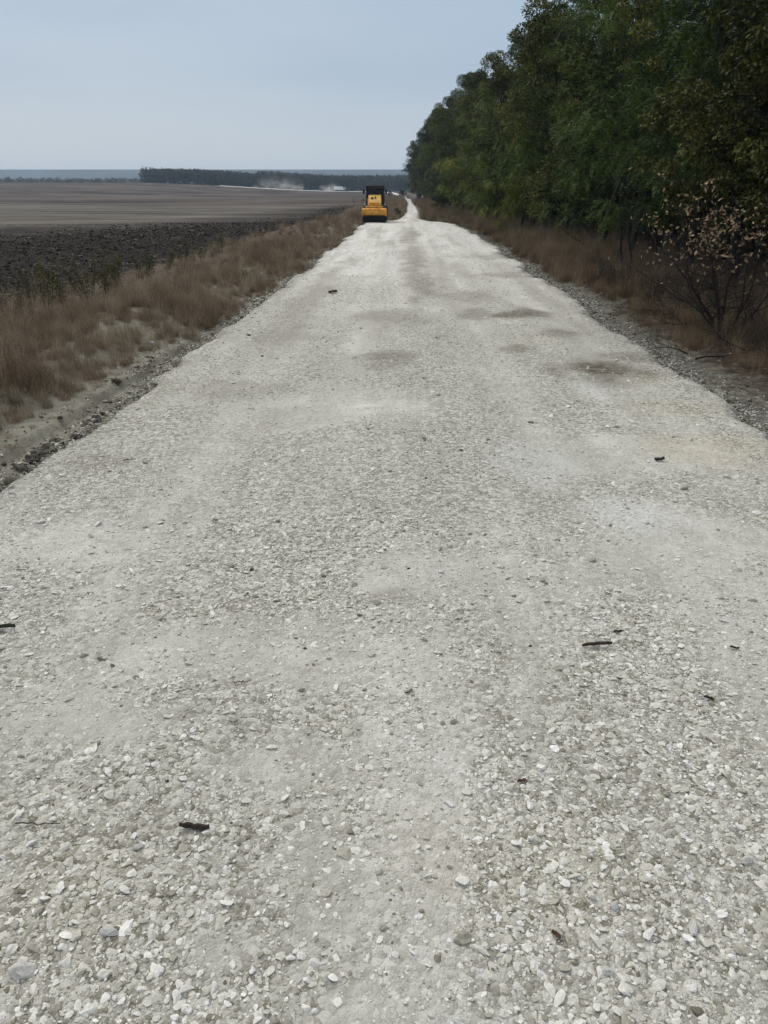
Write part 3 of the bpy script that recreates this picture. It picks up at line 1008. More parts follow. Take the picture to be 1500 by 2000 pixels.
def make_tree(seed, kind, H, R, low, nclump, nleaf, stems=1, lean=.1):
    """returns trunk mesh, crown mesh (origin at base)"""
    rnd = random.Random(seed); r = np.random.default_rng(seed)
    mb = MB(); tips = []
    for s_ in range(stems):
        a = rnd.uniform(0, 6.28)
        p = Vector((math.cos(a) * .12 * (stems > 1), math.sin(a) * .12 * (stems > 1), -.15))
        d = Vector((math.cos(a) * lean, math.sin(a) * lean, 1))
        hh = H * rnd.uniform(.72, .88)
        pts, rad = limb(mb, p, d, hh, (.20 if stems == 1 else .12) * H / 12, rnd, 10, .13, .06, 8)
        for k in range(3, 11):
            for j in range(2 if k < 9 else 3):
                aa = rnd.uniform(0, 6.28); up = rnd.uniform(.1, .9)
                q, _ = limb(mb, pts[min(k, len(pts) - 1)], Vector((math.cos(aa), math.sin(aa), up)), R * rnd.uniform(.55, 1.05) * (1.1 - .4 * k / 10), max(rad[min(k, len(rad) - 1)] * .5, .02), rnd, 5, .3, .04, 5)
                tips += q[2:]
    trunk = mb.mesh('trunk', True)
    # clumps: around limb tips and over an uneven crown envelope
    cen = []; size = []
    T = [t for t in tips if t.z > low]
    for k in range(nclump):
        if rnd.random() < .45 and T:
            t = rnd.choice(T); c = np.array(t) + r.normal(0, .35, 3)
        else:
            z = low + (H - low) * rnd.random() ** .85
            tz = (z - low) / (H - low)
            env = R * (.80 + .35 * math.sin(math.pi * min(1, tz * 1.1)) - .62 * max(0, tz - .62) / .38)
            a = rnd.uniform(0, 6.28)
            lob = 1 + .30 * math.sin(3 * a + seed + .25 * z) + .24 * math.sin(5 * a + 2 * seed + z)
            rr = env * lob * (.45 + .55 * rnd.random() ** .4) * (1.18 if rnd.random() < .12 else 1)
            c = np.array([rr * math.cos(a), rr * math.sin(a), z])
        cen.append(c); size.append(rnd.choice((.26, .36, .46, .58, .72)) * rnd.uniform(.85, 1.15) * (R / 3.2))
    cen = np.array(cen); size = np.array(size)
    axis = np.array([0, 0, 1.0])
    if kind == 1:   # compound feather leaves on drooping sprays
        nspr = nleaf // 14
        w = size ** 2; ci = r.choice(len(cen), nspr, p=w / w.sum())
        dirs = unit(r.normal(0, 1, (nspr, 3)) + unit(cen[ci] * [1, 1, 0]) * .8 + [0, 0, .15])
        base = cen[ci] + dirs * (size[ci] * (.35 + .75 * r.random(nspr) ** .6))[:, None] * [1, 1, .75]
        ax = unit(dirs * [1, 1, .4] + r.normal(0, .35, (nspr, 3)) + [0, 0, -.25])
        Lr = r.uniform(.32, .62, nspr)
        side = unit(np.cross(ax, axis + r.normal(0, .25, (nspr, 3))))
        Ps = []; Ts = []; Ns = []; Ls = []; Ws = []
        for k in range(7):
            t = (k + 1) / 7
            pnt = base + ax * (Lr * t)[:, None] - axis * (Lr * t * t * .35)[:, None]
            for sgn in (-1, 1):
                Td = unit(side * sgn + ax * .55 + r.normal(0, .12, (nspr, 3)))
                Ps.append(pnt); Ts.append(Td); Ns.append(unit(np.cross(Td, ax) * sgn + r.normal(0, .25, (nspr, 3))))
                Ls.append(r.uniform(.10, .16, nspr) * (1 - .3 * t)); Ws.append(r.uniform(.030, .05, nspr))
        P = np.concatenate(Ps); Tt = np.concatenate(Ts); N = np.concatenate(Ns); L = np.concatenate(Ls); W = np.concatenate(Ws)
    else:
        w = size ** 2; ci = r.choice(len(cen), nleaf, p=w / w.sum())
        dirs = unit(r.normal(0, 1, (nleaf, 3)) + [0, 0, .25])
        P = cen[ci] + dirs * (size[ci] * (.45 + .6 * r.random(nleaf) ** .8))[:, None] * [1.1, 1.1, .72]
        Tt = unit(dirs + r.normal(0, .7, (nleaf, 3)) + [0, 0, -.35])
        N = unit(r.normal(0, .55, (nleaf, 3)) + [0, 0, .75] + dirs * .6)
        N = unit(N - Tt * (N * Tt).sum(1, keepdims=True))
        L = r.uniform(.085, .17, nleaf); W = L * r.uniform(.5, .75, nleaf)
    keep = P[:, 2] > .25
    crown = leaf_mesh('crown', P[keep], Tt[keep], N[keep], L[keep], W[keep])
    return trunk, crown


KINDS = []
for (seed, kind, H, R, low, ncl, nl, stems, lean, mi) in [
        (201, 0, 13.6, 3.3, 1.7, 135, 50000, 1, .06, 0), (202, 1, 13.0, 3.4, 1.5, 125, 60000, 2, .16, 1), (203, 2, 13.3, 3.3, 1.4, 130, 48000, 1, .10, 2),
        (204, 0, 12.6, 3.0, 1.3, 120, 44000, 3, .20, 2), (205, 1, 12.0, 3.3, 1.5, 120, 56000, 1, .12, 1), (206, 0, 14.2, 3.1, 1.9, 125, 46000, 2, .10, 0), (207, 1, 9.0, 2.7, .9, 120, 50000, 2, .15, 3)]:
    t, c = make_tree(seed, kind, H, R, low, ncl, nl, stems, lean)
    t.materials.append(M_BARK); c.materials.append(M_LEAF[mi])
    KINDS.append((t, c))
SHRUBS = []
for (seed, kind, H, R, low, ncl, nl, stems, lean, mi) in [(221, 0, 3.4, 1.5, .5, 60, 11000, 4, .35, 2), (222, 1, 4.2, 1.6, .6, 60, 16000, 4, .3, 3), (223, 0, 2.8, 1.3, .35, 50, 9000, 5, .4, 0), (224, 0, 5.0, 1.8, .7, 80, 15000, 4, .3, 3)]:
    t, c = make_tree(seed, kind, H, R, low, ncl, nl, stems, lean)
    t.materials.append(M_BARK); c.materials.append(M_LEAF[mi])
    SHRUBS.append((t, c))


def plant(name, kinds, k, x, y, rz, s, label, cat, group, sz=1.0):
    z = float(ground_z(x, y))
    e = empty(name, (x, y, z), rz, s)
    e.scale = (s, s, s * sz)
    obj('trunk', kinds[k][0], None, e)
    obj('crown', kinds[k][1], None, e)
    return tag(e, label, cat, group)


ORD = ['first', 'second', 'third', 'fourth', 'fifth', 'sixth', 'seventh', 'eighth', 'ninth', 'tenth', 'eleventh', 'twelfth', 'thirteenth', 'fourteenth']
LOOK = ['dark small leaved tree', 'drooping feathery leaved tree', 'olive tree with yellowed leaves',
        'olive tree on several stems', 'feathery leaved tree', 'tall dark tree', 'yellow green tree']
rt = random.Random(31)
y = 15.0; k = 0
front_kinds = [2, 3, 2, 1, 1, 4, 0, 5, 1, 0]
while y < 330:
    x = tree_x(y) + rt.uniform(-.5, .5)
    kk = front_kinds[k] if k < len(front_kinds) else rt.choice([0, 0, 5, 4, 1, 3])
    s = rt.uniform(.84, 1.12)
    if k < 14:
        lab = '%s, %s in the belt front row from the right edge' % (LOOK[kk], ORD[k])
    else:
        lab = 'dark front row tree in the far stretch of the tree belt'
    plant('tree', KINDS, kk, x, y, rt.uniform(0, 6.28), s, lab, 'tree', 'trees of the roadside tree belt' if k < 14 else 'distant trees of the roadside tree belt', rt.uniform(.94, 1.08) * (1 + .16 * float(sm(y, 70, 120))))
    y += rt.uniform(4.2, 6.4) * (1 + max(0, y - 100) / 200); k += 1
for row, (dx, y1) in enumerate([(3.6, 260), (7.2, 130), (11, 70), (15, 60)]):
    y = 18.0 + row * 7
    while y < y1:
        plant('tree', KINDS, rt.choice([0, 2, 3, 5, 4, 0]), tree_x(y) + dx + rt.uniform(-.9, .9), y, rt.uniform(0, 6.28), rt.uniform(.84, 1.0),
              'dark tree inside the belt, mostly hidden behind its front row', 'tree', 'inner trees of the roadside tree belt', rt.uniform(.95, 1.08))
        y += rt.uniform(4.2, 6.0) * (1 + max(0, y - 90) / 150)
plant('tree', KINDS, 6, 7.0, 78.0, 1.0, 1.0, 'low yellow green tree bulging from the belt front toward the road', 'tree', None)
plant('tree', KINDS, 6, 7.6, 57.0, 2.6, .72, 'small bright green feathery tree at the foot of the belt', 'tree', None)
# shrubs at the foot of the belt
SH = [(955, 405, 3, 1.0, 'yellowish green bushy shrub at the foot of the belt, left of the pale sapling'), (905, 405, 1, 1.0, 'yellowish green feathery shrub at the foot of the far part of the belt'),
      (880, 412, 3, 1.0, 'low yellow green shrub where the belt nears the narrow road'), (1000, 425, 2, .9, 'small dark shrub under the trees beside the pale sapling'),
      (1110, 440, 0, .9, 'olive shrub under the trees left of the leaning stems'), (1345, 470, 2, 1.1, 'dark shrub behind the leafless brown bush'),
      (1450, 480, 0, 1.1, 'olive shrub under the trees at the right edge of the photo'), (850, 418, 2, .9, 'dark low shrub at the road end of the belt')]
for (px, py, kk, s, lab) in SH:
    p = at(px, py)
    plant('shrub', SHRUBS, kk, p.x + .8, p.y, rt.uniform(0, 6.28), s, lab, 'shrub', 'shrubs at the foot of the tree belt')


for i in range(46):
    y = 22 + i * 2.6 + rt.uniform(-1, 1)
    plant('shrub', SHRUBS, rt.choice([0, 2]), tree_x(y) + rt.uniform(3.5, 9.0), y, rt.uniform(0, 6.28), rt.uniform(1.0, 1.4),
          'dark undergrowth shrub inside the belt behind the front trunks', 'shrub', 'undergrowth inside the tree belt')


# leaning stems and thin saplings in front of the belt
def bare_stem(name, px, py, h, lean, r, mat, label, cat, group, seed, fork=1):
    rnd = random.Random(seed)
    p = at(px, py); e = empty(name, (p.x, p.y, float(ground_z(p.x, p.y))))
    mb = MB()
    d = Vector((lean, rnd.uniform(-.1, .1), 1))
    pts, rad = limb(mb, Vector((0, 0, -.1)), d, h, r, rnd, 8, .10, 0, 7)
    for k in range(3, 8):
        a = rnd.uniform(0, 6.28)
        limb(mb, pts[k], Vector((math.cos(a), math.sin(a), rnd.uniform(.3, 1.2))), h * rnd.uniform(.15, .35), rad[k] * .55, rnd, 4, .3, 0, 5)
    bpy.data.objects.remove(e)
    o = mb.build(name, mat, None, True); o.location = (p.x, p.y, float(ground_z(p.x, p.y)))
    return tag(o, label, cat, group)


for i, (px, py, h, lean, r, mat, lab) in enumerate([
        (1168, 478, 4.0, -.75, .11, M_BARK, 'dark thick stem leaning left under the trees'),
        (1216, 528, 3.2, -.22, .05, M_BARK, 'dark thin stem, left of a pair in front of the thick trunk'),
        (1236, 532, 3.4, -.18, .05, M_BARK, 'dark thin stem, right of a pair in front of the thick trunk'),
        (1204, 515, 2.8, -.08, .04, M_BARK, 'slender dark stem behind the pair of thin stems'),
        (1176, 500, 2.6, -1.5, .05, M_BARK, 'low crooked dark branch leaning far left over the grass'),
        (1120, 465, 2.6, -.35, .04, M_BARK, 'slender dark stem left of the thick leaning stem'),
        (1278, 505, 6.0, -.03, .27, M_BARK, 'thick black upright trunk behind the leafless brown bush'),
        (1058, 446, 3.2, -.1, .035, M_BARK_PALE, 'pale thin sapling stem before the dark trees'),
        (1036, 450, 2.4, .05, .03, M_BARK_PALE, 'short pale sapling left of the tall pale one'),
        (1280, 520, 1.6, -.1, .015, M_BARK_PALE, 'pale dry weed stalk before the thick black trunk')]):
    bare_stem('sapling', px, py, h, lean, r, mat, lab, 'sapling', 'bare saplings under the tree belt', 300 + i)

# ------------------------------------------------------------------ leafless brown bush on the right
M_DEAD = simple('dead_leaf', (.16, .095, .05), .35, 9, .85, col2=(.46, .34, .215))
M_TWIG = simple('dark_twig', (.030, .022, .018), .4, 14, .95, bump=.6)


def curled_leaves(P, seed, l0=.05, l1=.09):
    r = np.random.default_rng(seed)
    n = len(P); V = []; Fc = []
    for i in range(n):
        p = P[i]; a = r.uniform(0, 6.28)
        t = unit(np.array([math.cos(a) * .7, math.sin(a) * .7, r.uniform(-1.1, .1)]))
        b = unit(np.cross(t, r.normal(0, 1, 3))); nn = np.cross(t, b)
        L = r.uniform(l0, l1); W = L * r.uniform(.35, .6); curl = r.uniform(.6, 2.2)
        o = len(V)
        for k in range(5):
            u = k / 4
            th = curl * u
            q = p + t * (L * math.sin(th) / max(curl, .1)) + nn * (L * (1 - math.cos(th)) / max(curl, .1))
            w = W * math.sin(math.pi * (.12 + .8 * u)) * .5
            V += [q - b * w + nn * w * .6, q, q + b * w + nn * w * .6]
        for k in range(4):
            for j in (0, 1):
                Fc.append((o + 3 * k + j, o + 3 * k + j + 1, o + 3 * k + j + 4, o + 3 * k + j + 3))
    return mesh_np('leaves', np.array(V), np.array(Fc).ravel(), np.full(len(Fc), 4), True)


def dead_bush(loc, scale, seed, stems, label, leaf_n):
    rnd = random.Random(seed); r = np.random.default_rng(seed)
    e = empty('dead_shrub', loc)
    mb = MB(); tips = []
    for (a, out_, h) in stems:
        d = Vector((math.cos(a) * out_, math.sin(a) * out_, 1))
        pts, rad = limb(mb, Vector((math.cos(a) * .06, math.sin(a) * .06, -.08)), d, h * scale, .030 * scale, rnd, 8, .22, .02, 7)
        for k in range(2, 9):
            for j in range(2):
                aa = rnd.uniform(0, 6.28)
                q, qr = limb(mb, pts[k], Vector((math.cos(aa), math.sin(aa), rnd.uniform(.1, 1.1))), h * scale * rnd.uniform(.2, .45), max(rad[k] * .6, .006), rnd, 5, .4, .03, 5)
                tips += q[2:]
                for k2 in (2, 3, 4):
                    aa = rnd.uniform(0, 6.28)
                    q2, _ = limb(mb, q[k2], Vector((math.cos(aa), math.sin(aa), rnd.uniform(-.1, .9))), h * scale * rnd.uniform(.1, .22), max(qr[k2] * .6, .0035), rnd, 4, .5, 0, 4)
                    tips += q2[1:]
    mb.build('stems', M_TWIG, e, True)
    T = np.array([t for t in tips])
    zmin = 1.25 * scale
    T2 = T[T[:, 2] > zmin * (1 - .25 * r.random(len(T)))]
    w = .15 + np.clip(T2[:, 2] - zmin, 0, 1.5)
    P = T2[r.choice(len(T2), leaf_n, p=w / w.sum())] + r.normal(0, .05, (leaf_n, 3))
    obj('leaves', curled_leaves(P, seed, .055, .105), M_DEAD, e)
    return tag(e, label, 'bush')


p = at(1415, 655)
dead_bush((p.x, p.y, float(ground_z(p.x, p.y))), 1.0, 411, [(3.05, .55, 2.9), (3.2, .42, 2.7), (2.5, .30, 2.5), (.3, .35, 2.2), (-.4, .5, 2.0), (1.4, .2, 2.0), (3.3, .95, 2.3), (.1, .85, 2.1), (2.9, .15, 2.1), (3.5, .6, 2.4), (2.8, .8, 2.6)],
          'leafless dark bush with curled brown dead leaves on its top', 640)


# fallen dead branches around its foot
def dead_branch(px, py, L, ang, seed, label, r=.016, rise=.12):
    rnd = random.Random(seed); p = at(px, py); z = float(ground_z(p.x, p.y))
    e = empty('dead_branch', (p.x, p.y, z + .05)); mb = MB()
    d = Vector((math.cos(ang), math.sin(ang), rise))
    pts, rad = limb(mb, Vector((0, 0, 0)), d, L, r, rnd, 7, .22, 0, 6)
    for k in (1, 2, 2, 3, 3, 4, 4, 5, 5, 6, 6, 7):
        a = ang + rnd.choice((-1, 1)) * rnd.uniform(.3, 1.2)
        q, qr = limb(mb, pts[k], Vector((math.cos(a), math.sin(a), rnd.uniform(-.05, .8))), L * rnd.uniform(.18, .45), max(rad[k] * .6, .004), rnd, 5, .35, 0, 4)
        for k2 in (2, 3, 4):
            a2 = a + rnd.uniform(-1.2, 1.2)
            limb(mb, q[k2], Vector((math.cos(a2), math.sin(a2), rnd.uniform(-.1, .6))), L * rnd.uniform(.08, .18), max(qr[k2] * .6, .003), rnd, 3, .4, 0, 4)
    o = mb.build('dead_branch', M_TWIG, None, True)
    o.location = e.location
    bpy.data.objects.remove(e)
    o.name = 'dead_branch'
    return tag(o, label, 'branch', 'dead branches around the brown bush')


dead_branch(1400, 645, 1.25, math.radians(172), 501, 'dark dead branch spreading level to the left of the brown bush', .02, .16)
dead_branch(1345, 680, .9, math.radians(150), 502, 'dark crooked dead branch arching over the road shoulder', .016, .45)
dead_branch(1335, 640, .8, math.radians(110), 503, 'thin dark branch standing up left of the bush stems', .014, 1.6)
dead_branch(1360, 690, 1.5, math.radians(8), 504, 'dark dead branch lying in front of the brown bush', .022, .03)
dead_branch(1440, 660, 1.3, math.radians(-15), 505, 'dead branch lying at the right foot of the brown bush', .02, .06)
dead_branch(1455, 690, 1.1, math.radians(150), 507, 'twiggy dead branch lying low near the right edge of the photo', .016, .15)
dead_branch(1420, 672, 1.0, math.radians(60), 508, 'forked dead branch leaning back into the brown bush', .016, .7)
dead_branch(1480, 665, 1.2, math.radians(100), 509, 'dead branch standing up right of the brown bush', .016, 1.3)
dead_branch(1300, 612, 1.2, math.radians(170), 506, 'thin twiggy branch lying behind the gravel edge', .012, .10)

# thin scrub twigs behind the bush
tw = []


def twig_tuft(seed):
    rnd = random.Random(seed); mb = MB()
    for k in range(9):
        a = rnd.uniform(0, 6.28)
        limb(mb, Vector((rnd.uniform(-.1, .1), rnd.uniform(-.1, .1), -.03)), Vector((math.cos(a) * .5, math.sin(a) * .5, 1)), rnd.uniform(.4, .95), .006, rnd, 5, .35, 0, 4)
    return mb.mesh('twig_tuft')


n = 420
Y = rng.uniform(13.5, 34, n); X = road_r(Y) + 1.4 + rng.gamma(2, .9, n)
Z = ground_z(X, Y)
M_SCRUB = inst_mat('scrub_twig', [(0, (.025, .019, .015)), (.6, (.055, .042, .032)), (1, (.13, .10, .075))], .95)
s = rng.uniform(.6, 1.3, n)
scatter('scrub', np.stack([X, Y, Z], 1), np.stack([rng.normal(0, .3, n), rng.normal(0, .3, n), rng.uniform(0, 6.28, n)], 1), np.stack([s, s, s], 1), rng.integers(0, 4, n), [twig_tuft(k) for k in range(4)], M_SCRUB)

# ------------------------------------------------------------------ weeds in the left grass
M_WEED = leaf_mat('weed_leaf', [(0, (.032, .034, .014)), (.5, (.070, .070, .028)), (.9, (.115, .105, .048)), (1, (.22, .18, .10))], .15)


def weed_meshes(seed, H):
    rnd = random.Random(seed); r = np.random.default_rng(seed); mb = MB(); tips = []
    for s_ in range(rnd.randint(2, 4)):
        a = rnd.uniform(0, 6.28)
        pts, rad = limb(mb, Vector((rnd.uniform(-.08, .08), rnd.uniform(-.08, .08), -.05)), Vector((math.cos(a) * .3, math.sin(a) * .3, 1)), H * rnd.uniform(.7, 1.05), .011, rnd, 7, .13, 0, 5)
        for k in range(2, 8):
            aa = rnd.uniform(0, 6.28)
            q, _ = limb(mb, pts[k], Vector((math.cos(aa), math.sin(aa), rnd.uniform(.5, 1.5))), H * rnd.uniform(.15, .35), .006, rnd, 4, .25, 0, 4)
            tips += q
        tips += pts[3:]
    st = mb.mesh('stem'); st.materials.append(M_TWIG)
    T = np.array([t for t in tips]); n = 800
    P = T[r.integers(0, len(T), n)] + r.normal(0, .045, (n, 3))
    Tt = unit(r.normal(0, 1, (n, 3)) + [0, 0, .2]); N = unit(np.cross(Tt, r.normal(0, 1, (n, 3))))
    lv = leaf_mesh('leaves', P, Tt, N, r.uniform(.03, .07, n), r.uniform(.012, .028, n)); lv.materials.append(M_WEED)
    return st, lv


WEEDS = [weed_meshes(600 + k, .95) for k in range(3)]
rw = random.Random(5)
for i, (px, py, s) in enumerate([(175, 610, 1.25), (140, 618, 1.05), (205, 600, 1.0), (95, 625, 1.1), (245, 585, .9), (285, 565, .95), (60, 600, .9), (330, 545, .85),
                                 (360, 528, .9), (395, 520, .8), (120, 585, 1.0), (230, 560, .95), (435, 500, .9), (30, 640, .8)]):
    p = at(px, py); kk = i % 3
    e = empty('weed', (p.x, p.y, float(ground_z(p.x, p.y))), rw.uniform(0, 6.28), s)
    obj('stem', WEEDS[kk][0], None, e); obj('leaves', WEEDS[kk][1], None, e)
    tag(e, 'dull green weed with dark stalks between the dry grass and the ploughed soil', 'weed', 'weeds at the edge of the ploughed field')
# a few tall pale stalks
for i, (px, py, h) in enumerate([(308, 560, 1.25), (443, 495, 1.2), (130, 640, .9)]):
    bare_stem('dry_stalk', px, py, h, [.25, .02, -.2][i], .007, simple('stalk_%s' % 'abc'[i], (.28, .23, .17), .2), ['pale dry stalk leaning right above the weeds', 'pale upright dry stalk standing highest over the left grass', 'short pale dry stalk among the dull green weeds'][i],
              'stalk', 'dry stalks in the left verge', 640 + i)

# dirt clods along the left shoulder crack
M_DIRT = simple('dirt_clod', (.12, .11, .09), .35, 5, .97, bump=.9, bdist=.03, col2=(.24, .225, .19))
M_DIRT_SHADE = simple('shaded_dirt_clod', (.05, .043, .035), .35, 5, .97, bump=.9, bdist=.03, col2=(.12, .105, .088))  # darker copy of the dirt, painted shade for the undercuts
rc = random.Random(12)
LEDGE = [(2, 935), (40, 893), (85, 855), (130, 828), (175, 800), (215, 768), (255, 735), (300, 700)]
for i in range(30):
    t = rc.random() ** 1.3 * 6.9; k = int(t); f = t - k
    px = LEDGE[k][0] * (1 - f) + LEDGE[k + 1][0] * f + rc.uniform(-8, 10); py = LEDGE[k][1] * (1 - f) + LEDGE[k + 1][1] * f + rc.uniform(-10, 14)
    w = rc.uniform(.07, .20) * (1 - .4 * t / 7); p = at(px, py); me = ico(3, 700 + i, (rc.uniform(1.0, 1.5), rc.uniform(.7, 1.1), rc.uniform(.55, .85)), .75, 1.6, 7)
    o = obj('dirt_clod', me, M_DIRT if rc.random() < .55 else M_DIRT_SHADE, None, (p.x, p.y, float(ground_z(p.x, p.y)) + w * .12)); o.rotation_euler = (rc.uniform(-.3, .3), rc.uniform(-.3, .3), rc.uniform(0, 6.28)); o.scale = (w, w, w)
    tag(o, 'dirt clod in the broken row along the left shoulder of the gravel', 'clod', 'dirt clods along the left shoulder')


# ------------------------------------------------------------------ small things on the road
def flat_piece(name, px, py, L, W, th, ang, mat, label, cat, seed, bend=.02, lift=0.012, group=None):
    """an irregular, slightly bowed flake with thickness"""
    r = random.Random(seed); n = 9; p = at(px, py)
    top = []; bot = []
    vs = []; fs = []
    for k in range(n):
        u = k / (n - 1) - .5
        w = W * .5 * (1 - .55 * abs(2 * u) ** 3) * r.uniform(.7, 1.15)
        c = W * .22 * math.sin(3.1 * u + seed) + r.uniform(-.1, .1) * W
        z = L * .05 * math.cos(3 * u + seed) + r.uniform(-.2, .2) * th
        for (yy, zz) in ((c - w, z), (c - w * .4, z + th * r.uniform(.7, 1.2)), (c + w * .5, z + th * r.uniform(.6, 1.2)), (c + w, z), (c, z - th * .5)):
            vs.append((u * L, yy, zz))
    for k in range(n - 1):
        for j in range(5):
            fs.append((k * 5 + j, k * 5 + (j + 1) % 5, k * 5 + 5 + (j + 1) % 5, k * 5 + 5 + j))
    fs += [(4, 3, 2, 1, 0), tuple((n - 1) * 5 + j for j in range(5))]
    mb = MB(); mb.add(vs, fs)
    o = mb.build(name, mat)
    o.location = (p.x, p.y, float(road_z(np.array(p.x), np.array(p.y))) + lift + .5 * th)
    o.rotation_euler = (0, 0, ang)
    return tag(o, label, cat, group)


M_BARKBIT = simple('bark_bit', (.034, .023, .019), .4, 40, .9, bump=.8, bdist=.005)
M_DARKLEAF = simple('dark_leaf', (.016, .013, .010), .3, 40, .8)
M_BROWNBIT = simple('brown_bit', (.075, .042, .028), .4, 40, .9)
M_GREENBIT = simple('green_bit', (.020, .027, .010), .4, 40, .8)
M_WHITEBIT = simple('white_litter', (.62, .66, .74), .1, 20, .5)
flat_piece('bark_piece', 380, 1618, .145, .034, .016, .05, M_BARKBIT, 'dark bark piece lying on the gravel in the left foreground', 'bark', 3)
flat_piece('bark_piece', 1166, 1262, .20, .034, .014, .03, M_BARKBIT, 'long dark bark sliver on the gravel right of the road middle', 'bark', 6)
flat_piece('dead_leaf', 1208, 1235, .065, .028, .007, .1, M_DARKLEAF, 'small dark dead leaf just behind the long bark sliver', 'leaf', 8)
flat_piece('dead_leaf', 1434, 1268, .055, .026, .008, -.1, M_DARKLEAF, 'small dark dead leaf near the right edge, level with the bark sliver', 'leaf', 9)
flat_piece('dead_leaf', 1288, 898, .105, .07, .022, 0, M_DARKLEAF, 'black leaf lying alone on the right lane of the road', 'leaf', 11)
flat_piece('dead_leaf', 650, 571, .26, .20, .045, .2, M_DARKLEAF, 'dark curled leaf far up the road left of its middle', 'leaf', 12)
flat_piece('dead_leaf', 1385, 1363, .06, .03, .008, -.3, M_DARKLEAF, 'narrow dark leaf on coarse gravel at the right, below the bark sliver', 'leaf', 14)
flat_piece('leaf_scrap', 1086, 1828, .040, .028, .008, -.3, M_BROWNBIT, 'reddish brown scrap on the gravel in the right foreground', 'scrap', 15)
flat_piece('leaf_scrap', 1018, 1530, .045, .022, .008, .5, M_BROWNBIT, 'brown scrap on the gravel above the reddish one', 'scrap', 16)
flat_piece('green_sprig', 4, 1228, .18, .035, .018, .05, M_GREENBIT, 'dark green sprig lying at the left edge of the photo', 'sprig', 18)
flat_piece('leaf_scrap', 247, 902, .055, .03, .01, .0, M_BROWNBIT, 'tiny brown scrap on the gravel near the left shoulder', 'scrap', 19)
p0 = at(297, 668)
o = flat_piece('litter_scrap', 297, 668, .10, .05, .02, .3, M_WHITEBIT, 'small bluish white scrap of litter on the left shoulder', 'litter', 21)
o.location.z = float(ground_z(p0.x, p0.y)) + .05


def ground_twig(px0, py0, px1, py1, r, mat, label, seed):
    a = at(px0, py0); b = at(px1, py1); rnd = random.Random(seed); mb = MB(); pts = []
    for k in range(9):
        t = k / 8; q = a.lerp(b, t) - a
        q.y += rnd.uniform(-.008, .008)
        q.z = float(road_z(np.array(a.x + q.x), np.array(a.y + q.y))) + .014 + rnd.uniform(-.003, .006)
        pts.append(q)
    mb.tube(pts, [r * (1 - .5 * k / 8) for k in range(9)], 6)
    o = mb.build('twig', mat, None, True); o.location = (a.x, a.y, 0)
    return tag(o, label, 'twig')


ground_twig(30, 1602, 118, 1605, .0035, M_TWIG, 'thin straight dark twig lying on the gravel at the lower left', 1)
ground_twig(455, 1333, 492, 1331, .003, M_BROWNBIT, 'short thin brown twig on the smooth patch left of the road middle', 2)
ground_twig(365, 1676, 378, 1664, .0028, M_TWIG, 'tiny dark twig below the dark bark piece', 3)
# single larger stones that stand out in the foreground
M_ROCK = simple('pale_rock', (.47, .465, .43), .2, 25, .95, bump=.6, bdist=.006, col2=(.66, .66, .64))
for i, (px, py, w, lab) in enumerate([(42, 1890, .085, 'large pale stone in the lower left corner'), (212, 1818, .062, 'pale lumpy stone right of the lower left corner stone'), (1200, 1772, .042, 'pale stone with a dark underside in the right foreground'),
                                      (1045, 1643, .05, 'rounded pale stone in the right foreground'), (1352, 1812, .07, 'long buff stone tilted up in the right foreground'), (1460, 1678, .05, 'white flat stone at the right edge of the foreground'),
                                      (270, 1652, .04, 'pale stone below the dark bark piece'), (1185, 1896, .045, 'white stone low in the right foreground')]):
    p = at(px, py); me = ico(3, 800 + i, (1.3, .9, .75) if i != 4 else (.5, 1.4, .6), .35, 1.8, 8)
    o = obj('stone', me, M_ROCK, None, (p.x, p.y, float(road_z(np.array(p.x), np.array(p.y))) + w * .18)); o.scale = (w, w, w)
    o.rotation_euler = (0, .15, rw.uniform(-.4, .4))
    tag(o, lab, 'stone', 'loose stones standing out of the gravel')

M_DPEB = simple('dark_pebble', (.05, .045, .04), .4, 60, .9)
for i, (px, py, w) in enumerate([(491, 1113, .035), (798, 1123, .022), (172, 842, .04), (901, 882, .04), (832, 940, .025), (486, 655, .07), (512, 694, .05), (596, 1268, .022), (1036, 1262, .02), (326, 1522, .018), (1290, 1345, .022)]):
    p = at(px, py); o = obj('pebble', ico(2, 900 + i, (1.2, .9, .7), .4, 1.8, 4), M_DPEB, None, (p.x, p.y, float(road_z(np.array(p.x), np.array(p.y))) + w * .2)); o.scale = (w, w, w)
    tag(o, 'small dark pebble lying alone on the pale road surface', 'pebble', 'dark pebbles on the road')

# ------------------------------------------------------------------ road roller
M_YEL = simple('yellow_paint', (.56, .26, .026), .35, 3.5, .6, spec=.5, bump=.05)
M_YEL_LIT = simple('yellow_paint_skylit', (.76, .48, .14), .12, 2.5, .45, spec=.5, bump=.05)  # same yellow, lightened in the colour for sky light on the bonnet
M_STEEL = simple('drum_steel', (.018, .018, .02), .35, 3, .55, metal=.3, bump=.1)
M_BLACK = simple('black_paint', (.010, .009, .012), .2, 4, .5, bump=.05)
M_RUB = simple('rubber', (.012, .012, .012), .2, 10, .9)
M_GLASS = simple('dark_glass', (.008, .006, .008), .3, 2, .25, spec=.25, bump=0)
M_LAMP = simple('lamp_glass', (.50, .50, .56), .1, 4, .15, spec=.8, bump=0)
M_MAROON = simple('seat_cover', (.07, .025, .028), .3, 4, .7)

